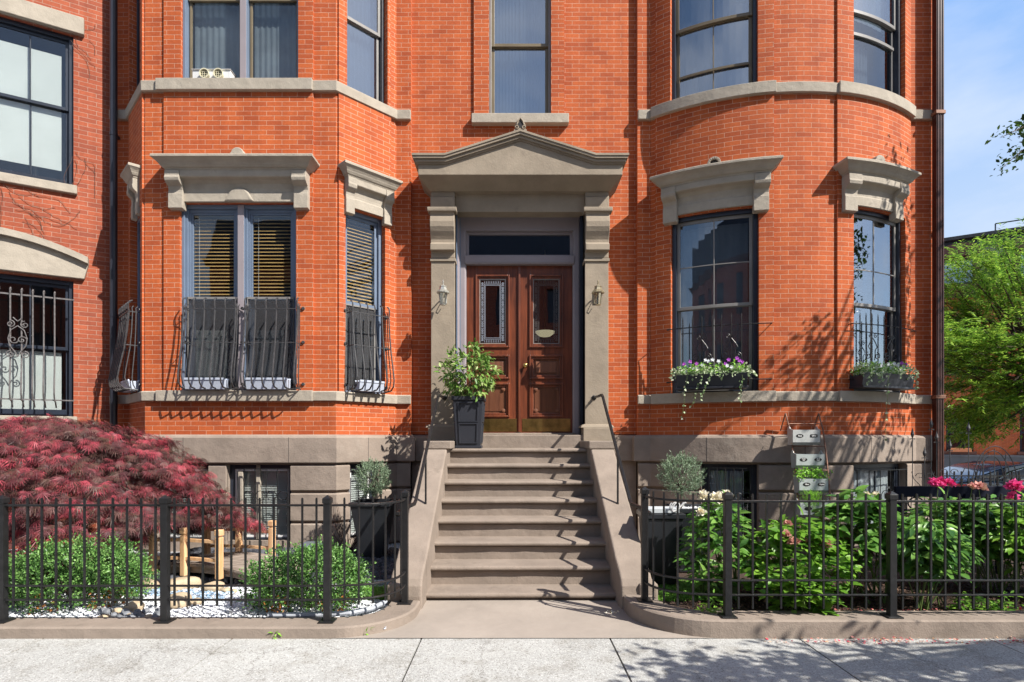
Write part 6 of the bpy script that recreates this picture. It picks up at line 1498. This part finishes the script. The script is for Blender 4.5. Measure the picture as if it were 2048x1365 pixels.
# ---- parked car
def car():
    x0, y0, z0 = PX(1912, 13.2), 13.2, -.40; L, W = 4.7, 1.82
    t = thing('parked_car', 'dark blue sedan parked in the side street behind the garden', 'car', (x0+L/2, y0+W/2, z0))
    body = [(0, .45), (.03, .30), (.25, .24), (L-.3, .22), (L, .35), (L-.02, .62), (L-.25, .72), (L-1.1, .86), (3.35, .93), (.45, 1.0), (.08, .96), (.0, .80)]
    m = MB(); m.prism(body, lambda a, b, d: (x0+a, d, z0+b), y0, y0+W); m.build('body', M_CAR, t, bevel=.07, smooth=True, bseg=4)
    cab = [(.35, .985), (.75, 1.12), (1.25, 1.30), (1.75, 1.385), (2.35, 1.38), (2.8, 1.26), (3.5, .92), (3.4, .90), (.5, .96)]
    m = MB(); m.prism(cab, lambda a, b, d: (x0+a, d, z0+b), y0+.13, y0+W-.13); m.build('cabin', M_CAR, t, bevel=.07, smooth=True, bseg=4)
    win = [(1.05, 1.02), (1.35, 1.19), (1.75, 1.305), (2.3, 1.30), (2.68, 1.19), (3.05, .99)]
    m = MB(); m.prism(win, lambda a, b, d: (x0+a, d, z0+b), y0+.10, y0+.128); wdw = m.build('side_window', M_CARG, t)
    m = MB(); P_ = [(x0+a, y0+.095, z0+b) for a, b in win]; m.tube(P_+[P_[0]], .012, 5); m.build('window_trim', M_CHROME, wdw)
    m = MB(); m.box(x0+1.98, x0+2.03, y0+.09, y0+.13, z0+1.0, z0+1.31); m.build('pillar', M_CAR, t)
    m = MB(); m.prism([(-.015, .83), (.02, .92), (.30, .90), (.42, .87), (.28, .82), (.02, .78)], lambda a, b, d: (x0+a, d, z0+b), y0-.012, y0+.4); m.build('tail_light', M_TAIL, t, bevel=.01)
    for wx in (.95, 3.75):
        m = MB(); m.add([], []); n = 24
        for r0, r1, ya, yb in ((.0, .33, y0-.01, y0+.2),):
            m.prism([(x0+wx+.33*math.cos(2*math.pi*j/n), z0+.33+.33*math.sin(2*math.pi*j/n)) for j in range(n)], lambda a, b, d: (a, d, b), ya, yb)
        wh = m.build('wheel', M_TIRE, t, bevel=.02)
        m = MB(); m.prism([(x0+wx+.22*math.cos(2*math.pi*j/n), z0+.33+.22*math.sin(2*math.pi*j/n)) for j in range(n)], lambda a, b, d: (a, d, b), y0-.025, y0-.008); m.build('rim', M_CHROME, wh, bevel=.01)
car()

# ---- far house across the side street
Sb = Plane((PX(1855, 27.0), 27.0), (PX(1855, 27.0)+11*.853, 27.0-11*.523))
hb = thing('corner_rowhouse', 'distant brick rowhouse with dark mansard roof and arched dormers behind the green tree', 'house', (Sb.p0.x+4, 26, 0))
zE = 8.3
holes = []
wins = []
for u0 in (.7, 3.3, 6.0, 8.4):
    for z0, h in ((1.0, 1.7), (4.6, 2.2)):
        holes.append((u0, u0+1.0, z0, z0+h)); wins.append((u0, u0+1.0, z0, z0+h))
m = MB(); m.panel(Sb, 0, Sb.L, -.5, zE, 0, holes, .2); m.build('wall', M_BRICK, hb)
m = MB(); m.add([Sb.p(0, 0, -.5), Sb.p(0, -10, -.5), Sb.p(0, -10, zE), Sb.p(0, 0, zE)], [(0, 1, 2, 3)], [(0, 0), (10, 0), (10, zE), (0, zE)]); m.build('side_wall', M_BRICK, hb)
for W in wins:
    m = MB(); rectframe(m, Sb, W[0], W[1], W[2], W[3], .08, -.2, -.1); m.mbox(Sb, W[0]+.08, W[1]-.08, -.18, -.1, (W[2]+W[3])/2-.04, (W[2]+W[3])/2+.04); p = m.build('window', M_NAVY, hb)
    pane(Sb, W[0]+.08, W[1]-.08, W[2]+.08, W[3]-.08, -.16, M_GLASSR, p)
    m = MB(); m.mbox(Sb, W[0]-.15, W[1]+.15, 0, .14, W[3], W[3]+.28); m.mbox(Sb, W[0]-.1, W[1]+.1, 0, .12, W[2]-.12, W[2]); m.build('lintel', M_BRWOOD, hb)
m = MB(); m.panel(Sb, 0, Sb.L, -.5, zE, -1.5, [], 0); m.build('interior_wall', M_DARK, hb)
m = MB(); m.mbox(Sb, -.1, Sb.L+.1, .0, .12, -.5, .75); m.mbox(Sb, -.1, Sb.L+.1, .0, .16, .75, .85); m.build('foundation', simple('dark_stone', (.10, .105, .12), .8), hb)
m = MB(); m.sweep([Sb.p(-.2, 0, 0)[:2], Sb.p(Sb.L+.2, 0, 0)[:2]], [(-.1, zE-.25), (.1, zE-.25), (.15, zE-.1), (.45, zE), (.5, zE+.15), (-.1, zE+.15)]); m.build('cornice', M_BRWOOD, hb)
m = MB(); m.sweep([Sb.p(-.1, 0, 0)[:2], Sb.p(Sb.L+.1, 0, 0)[:2]], [(.05, zE+.15), (-.75, zE+2.55), (-.55, zE+2.6), (-.55, zE+2.75), (-7, zE+3.0), (-7, zE)]); m.build('mansard_roof', M_SLATE, hb)
m = MB(); m.tube([Sb.p(2.6, -.9, zE+3.15), Sb.p(Sb.L, -.9, zE+3.15)], .03, 5)
for u in (2.6, 4.3, 6, 7.7, 9.4): m.tube([Sb.p(u, -.9, zE+2.75), Sb.p(u, -.9, zE+3.15)], .03, 5)
m.build('roof_railing', M_NAVY, hb)
for u0 in (.4, 3.1, 5.8, 8.5):
    m = MB(); arc = [(u0+.75-.85*math.cos(q), zE+1.75+.45*math.sin(q)) for q in [math.pi*k/10 for k in range(11)]]
    m.prism([(u0-.1, zE+1.6)]+arc+[(u0+1.6, zE+1.6)], lambda a, b, d: Sb.p(a, d, b), -.8, .25)
    for q in (u0, u0+1.28): m.mbox(Sb, q, q+.22, -.8, .1, zE+.2, zE+1.6)
    m.mbox(Sb, u0+.2, u0+1.3, -.8, .05, zE+1.45, zE+1.6); m.mbox(Sb, u0+.2, u0+1.3, -.8, .08, zE+.15, zE+.35); d = m.build('dormer', M_BRWOOD, hb)
    pane(Sb, u0+.22, u0+1.28, zE+.35, zE+1.45, -.05, M_GLASSR, d); m = MB(); m.mbox(Sb, u0+.73, u0+.77, -.05, .0, zE+.35, zE+1.45); m.build('muntin', M_NAVY, d)
m = MB(); m.mbox(Sb, wins[0][0]+.1, wins[0][1]-.1, .02, .25, .98, 1.15); tag(m.build('window_box', M_TERRA, None, bevel=.01), 'orange terracotta window box on the far brick house', 'window box')

# ---- lime-green tree on the side street
def limetree():
    c = np.array([PX(2035, 12.6), 12.6, 3.75]); t = thing('green_tree', 'feathery lime-green tree right of the house in front of the distant rowhouse', 'tree', (c[0]+.3, 12.6, -.2))
    m = MB(); m.tube([(c[0]+.9, 12.6, -.3), (c[0]+.8, 12.6, 1.2), (c[0]+.6, 12.6, 2.4), (c[0]+.4, 12.6, 3.8)], [.11, .09, .07, .04], 8); m.build('trunk', M_BARK, t)
    m = MB(); ends = []
    for i in range(125):
        a = rnd.uniform(0, 6.28); e = rnd.uniform(-1.15, 1.3); L = rnd.uniform(.75, 1.02)
        p0 = Vector((c[0]+.6, 12.6, rnd.uniform(2.2, 3.9))); p3 = Vector((c[0]+2.6*L*math.cos(e)*math.cos(a), 12.6+2.0*L*math.cos(e)*math.sin(a), c[2]+2.4*L*math.sin(e)))
        p1 = p0.lerp(p3, .45)+Vector((0, 0, -.1)); m.tube([p0, p1, p3], [.035, .02, .006], 5)
        for f in (.45, .6, .72, .84, .93, 1.0):
            q = p1.lerp(p3, (f-.3)/.7) if f > .3 else p0; ends.append((q, (p3-p1).normalized()))
    m.build('branches', M_BARK, t)
    P = []; D = []
    for q, dd in ends:
        for s in range(6):
            o = Vector((rnd.gauss(0, .2), rnd.gauss(0, .2), rnd.gauss(0, .11))); P.append(q+o); D.append((dd+Vector((rnd.gauss(0, .6), rnd.gauss(0, .6), rnd.gauss(0, .2)))).normalized())
    P = np.array(P); D = np.array(D); n = len(P); M = 15
    side = unit(np.cross(D, [0, 0, 1])); f = np.tile(np.linspace(-.5, 1, M), n)[:, None]; sg = np.tile(np.where(np.arange(M) % 2, 1, -1), n)[:, None]
    Dr = np.repeat(D, M, 0); Sr = np.repeat(side, M, 0); pos = np.repeat(P, M, 0)+Dr*f*.22; d = Dr*.6+Sr*sg*.8+rv(n*M, .2)+np.array([0, 0, -.1])
    inst('foliage', M_LIME, t, T_lance(.30, .12), pos, d, np.tile([0, -.2, 1.], (n*M, 1))+rv(n*M, .3), nr.uniform(.08, .13, n*M))
limetree()

# ---- street tree beside the camera (its branch tips show at the right edge)
def streettree():
    t = thing('street_tree', 'street tree whose dark leafy branch tips hang against the sky at the right edge', 'tree', (9.2, 2.0, 0))
    m = MB(); m.tube([(9.2, 2.0, -.1), (9.2, 2.05, 1.5), (9.1, 2.2, 3.2), (9.2, 2.6, 5.0), (9.3, 3.0, 6.8)], [.22, .17, .15, .11, .05], 10); m.build('trunk', M_BARK, t)
    targets = []
    # positions given by what they shade or where they show
    S = np.array(SUN)
    def back(p, tt): return np.array(p)+S*tt
    for k in range(31):   # pavement and curb shade
        x = nr.uniform(1.5, 3.9); y = nr.uniform(3.3, 4.22)
        targets.append(back((x, y, 0), nr.uniform(3.6, 5.4)))
    for k in range(12): targets.append(back((nr.uniform(.9, 1.6), nr.uniform(3.5, 3.95), 0), nr.uniform(3.8, 5)))
    for k in range(34):   # right part of the bow and corner
        targets.append(back((nr.uniform(4.9, 6.2), nr.uniform(8.0, 8.3), nr.uniform(1.0, 5.0)), nr.uniform(3.2, 5.0)))
    for k in range(9): targets.append(back((nr.uniform(3.8, 4.6), 7.75, nr.uniform(1.0, 2.7)), nr.uniform(3.6, 5.0)))
    vis = [(2016, 262, 6.3), (2028, 256, 6.4), (2042, 250, 6.5), (2012, 330, 6.2), (2024, 312, 6.3), (2038, 300, 6.4), (2048, 304, 6.5), (2006, 276, 6.2), (2048, 268, 6.5), (2006, 342, 6.2), (2019, 303, 6.3), (2046, 240, 6.5), (2040, 315, 6.4)]
    m = MB(); tips = []
    for p in targets:
        p3 = Vector(p); p0 = Vector((9.2+rnd.uniform(-.1, .2), 2.5+rnd.uniform(-.3, .4), min(6.2, max(2.8, p3.z-1.4)))); p1 = p0.lerp(p3, .5)+Vector((0, 0, .35)); m.tube([p0, p1, p3], [.05, .025, .006], 5); tips.append((p3, .18, 38))
    for px, py, Y in vis:
        tips.append((Vector((PX(px, Y), Y, PZ(py, Y))), .05, 14))
    a = Vector((PX(2003, 6.2), 6.2, PZ(275, 6.2))); b = Vector((PX(2000, 6.2), 6.2, PZ(340, 6.2))); r0 = Vector((7.6, 5.2, 5.6))
    m.tube([Vector((9.25, 2.7, 5.2)), r0, Vector((PX(2046, 6.5), 6.5, PZ(254, 6.5))), a], [.05, .03, .008, .003], 5)
    m.tube([r0, Vector((PX(2046, 6.5), 6.5, PZ(300, 6.5))), b], [.02, .006, .003], 5)
    m.build('branches', M_BARK, t)
    P = []
    for c, sp, k in tips:
        for j in range(k): P.append(c+Vector((rnd.gauss(0, sp), rnd.gauss(0, sp), rnd.gauss(0, sp*.5))))
    P = np.array(P); n = len(P)
    inst('foliage', M_OAK, t, T_oval(.55, .06, .1), P, rv(n)+np.array([0, 0, -.3]), rv(n, .5)+np.array([0, 0, 1.]), np.where(nr.uniform(0, 1, n) > 2, 1, nr.uniform(.07, .13, n))*np.where((np.abs(P[:, 0]-5.4) < .4) & (P[:, 1] > 5.9), .45, 1.0))
streettree()

# ---- small things at the curb
scatter('fallen_petals', M_PETAL, 520, (1.9, 4.3), (4.30, 4.42), .004, .022, T_oval(.7), lambda x, y: nr.uniform(0, 1, len(x)) < .35+.5*(np.sin(x*5) > .2), 'fallen pink and brown petals along the right curb', 'petals')
scatter('fallen_petals', M_PETAL, 700, (2.6, 4.6), (4.62, 4.9), .085, .022, T_oval(.7), None, 'fallen pink petals on the mulch behind the right fence', 'petals')
scatter('mulch', leafmat('mulch_chip', [(.03, .018, .012), (.07, .04, .025), (.12, .07, .045)], .9, 0), 9000, (1.5, 5.2), (4.58, 6.0), .075, .035, T_lance(.4), None, 'dark bark mulch behind the right fence', 'mulch')
for (px, py, lab) in ((553, 1275, 'small green weed growing at the foot of the left curb'), (735, 1270, 'tiny weed near the curved end of the left curb')):
    Y = CH*F/(py-HZ); x_ = PX(px, Y); t = thing('weed', lab, 'weed', (x_, Y, 0), 'weeds along the left curb'); n = 16 if px == 553 else 7
    P = np.stack([nr.normal(x_, .015, n), nr.normal(Y-.02, .01, n), nr.uniform(.005, .05, n)], 1); inst('leaves', M_HERB, t, T_lance(.4), P, rv(n)+np.array([0, 0, .3]), rv(n, .4)+np.array([0, 0, 1.]), nr.uniform(.03, .06, n))
P = np.array([(PX(1225, 5.05), 5.05, .01)]*26)+rv(26)*[.035, .02, .004]; tag(inst('fallen_blossom', M_CREAM, None, T_oval(.7), P, rv(26), rv(26, .4)+np.array([0, 0, 1.]), .02), 'crumpled cream blossom lying at the right foot of the steps', 'blossom')

# ---- houses across the street (seen only as reflections in the window glass)
So = Plane((16, -15), (-16, -15))
ob = thing('opposite_rowhouse', 'brick rowhouse across the street reflected in the window panes', 'house', (0, -15, 0))
hs = [(u, u+1.1, z, z+2.0) for u in np.arange(1.2, 31, 2.9) for z in (1.2, 4.6, 8.0)]
m = MB(); m.panel(So, 0, 32, 0, 11, 0, hs, .2); m.build('wall', M_BRICK2, ob)
m = MB(); m.panel(So, 0, 32, 0, 11, -.25, [], 0); m.build('dark_windows', M_NAVY, ob)
m = MB(); m.sweep([(16.2, -15), (-16.2, -15)], [(-.1, 10.7), (.15, 10.7), (.5, 11.1), (-.1, 11.1)]); m.build('cornice', M_BRWOOD, ob)
m = MB(); m.sweep([(16.2, -15), (-16.2, -15)], [(.2, 11.1), (-1.2, 13.6), (-5, 13.7), (-5, 11)]); m.build('mansard_roof', M_SLATE, ob)
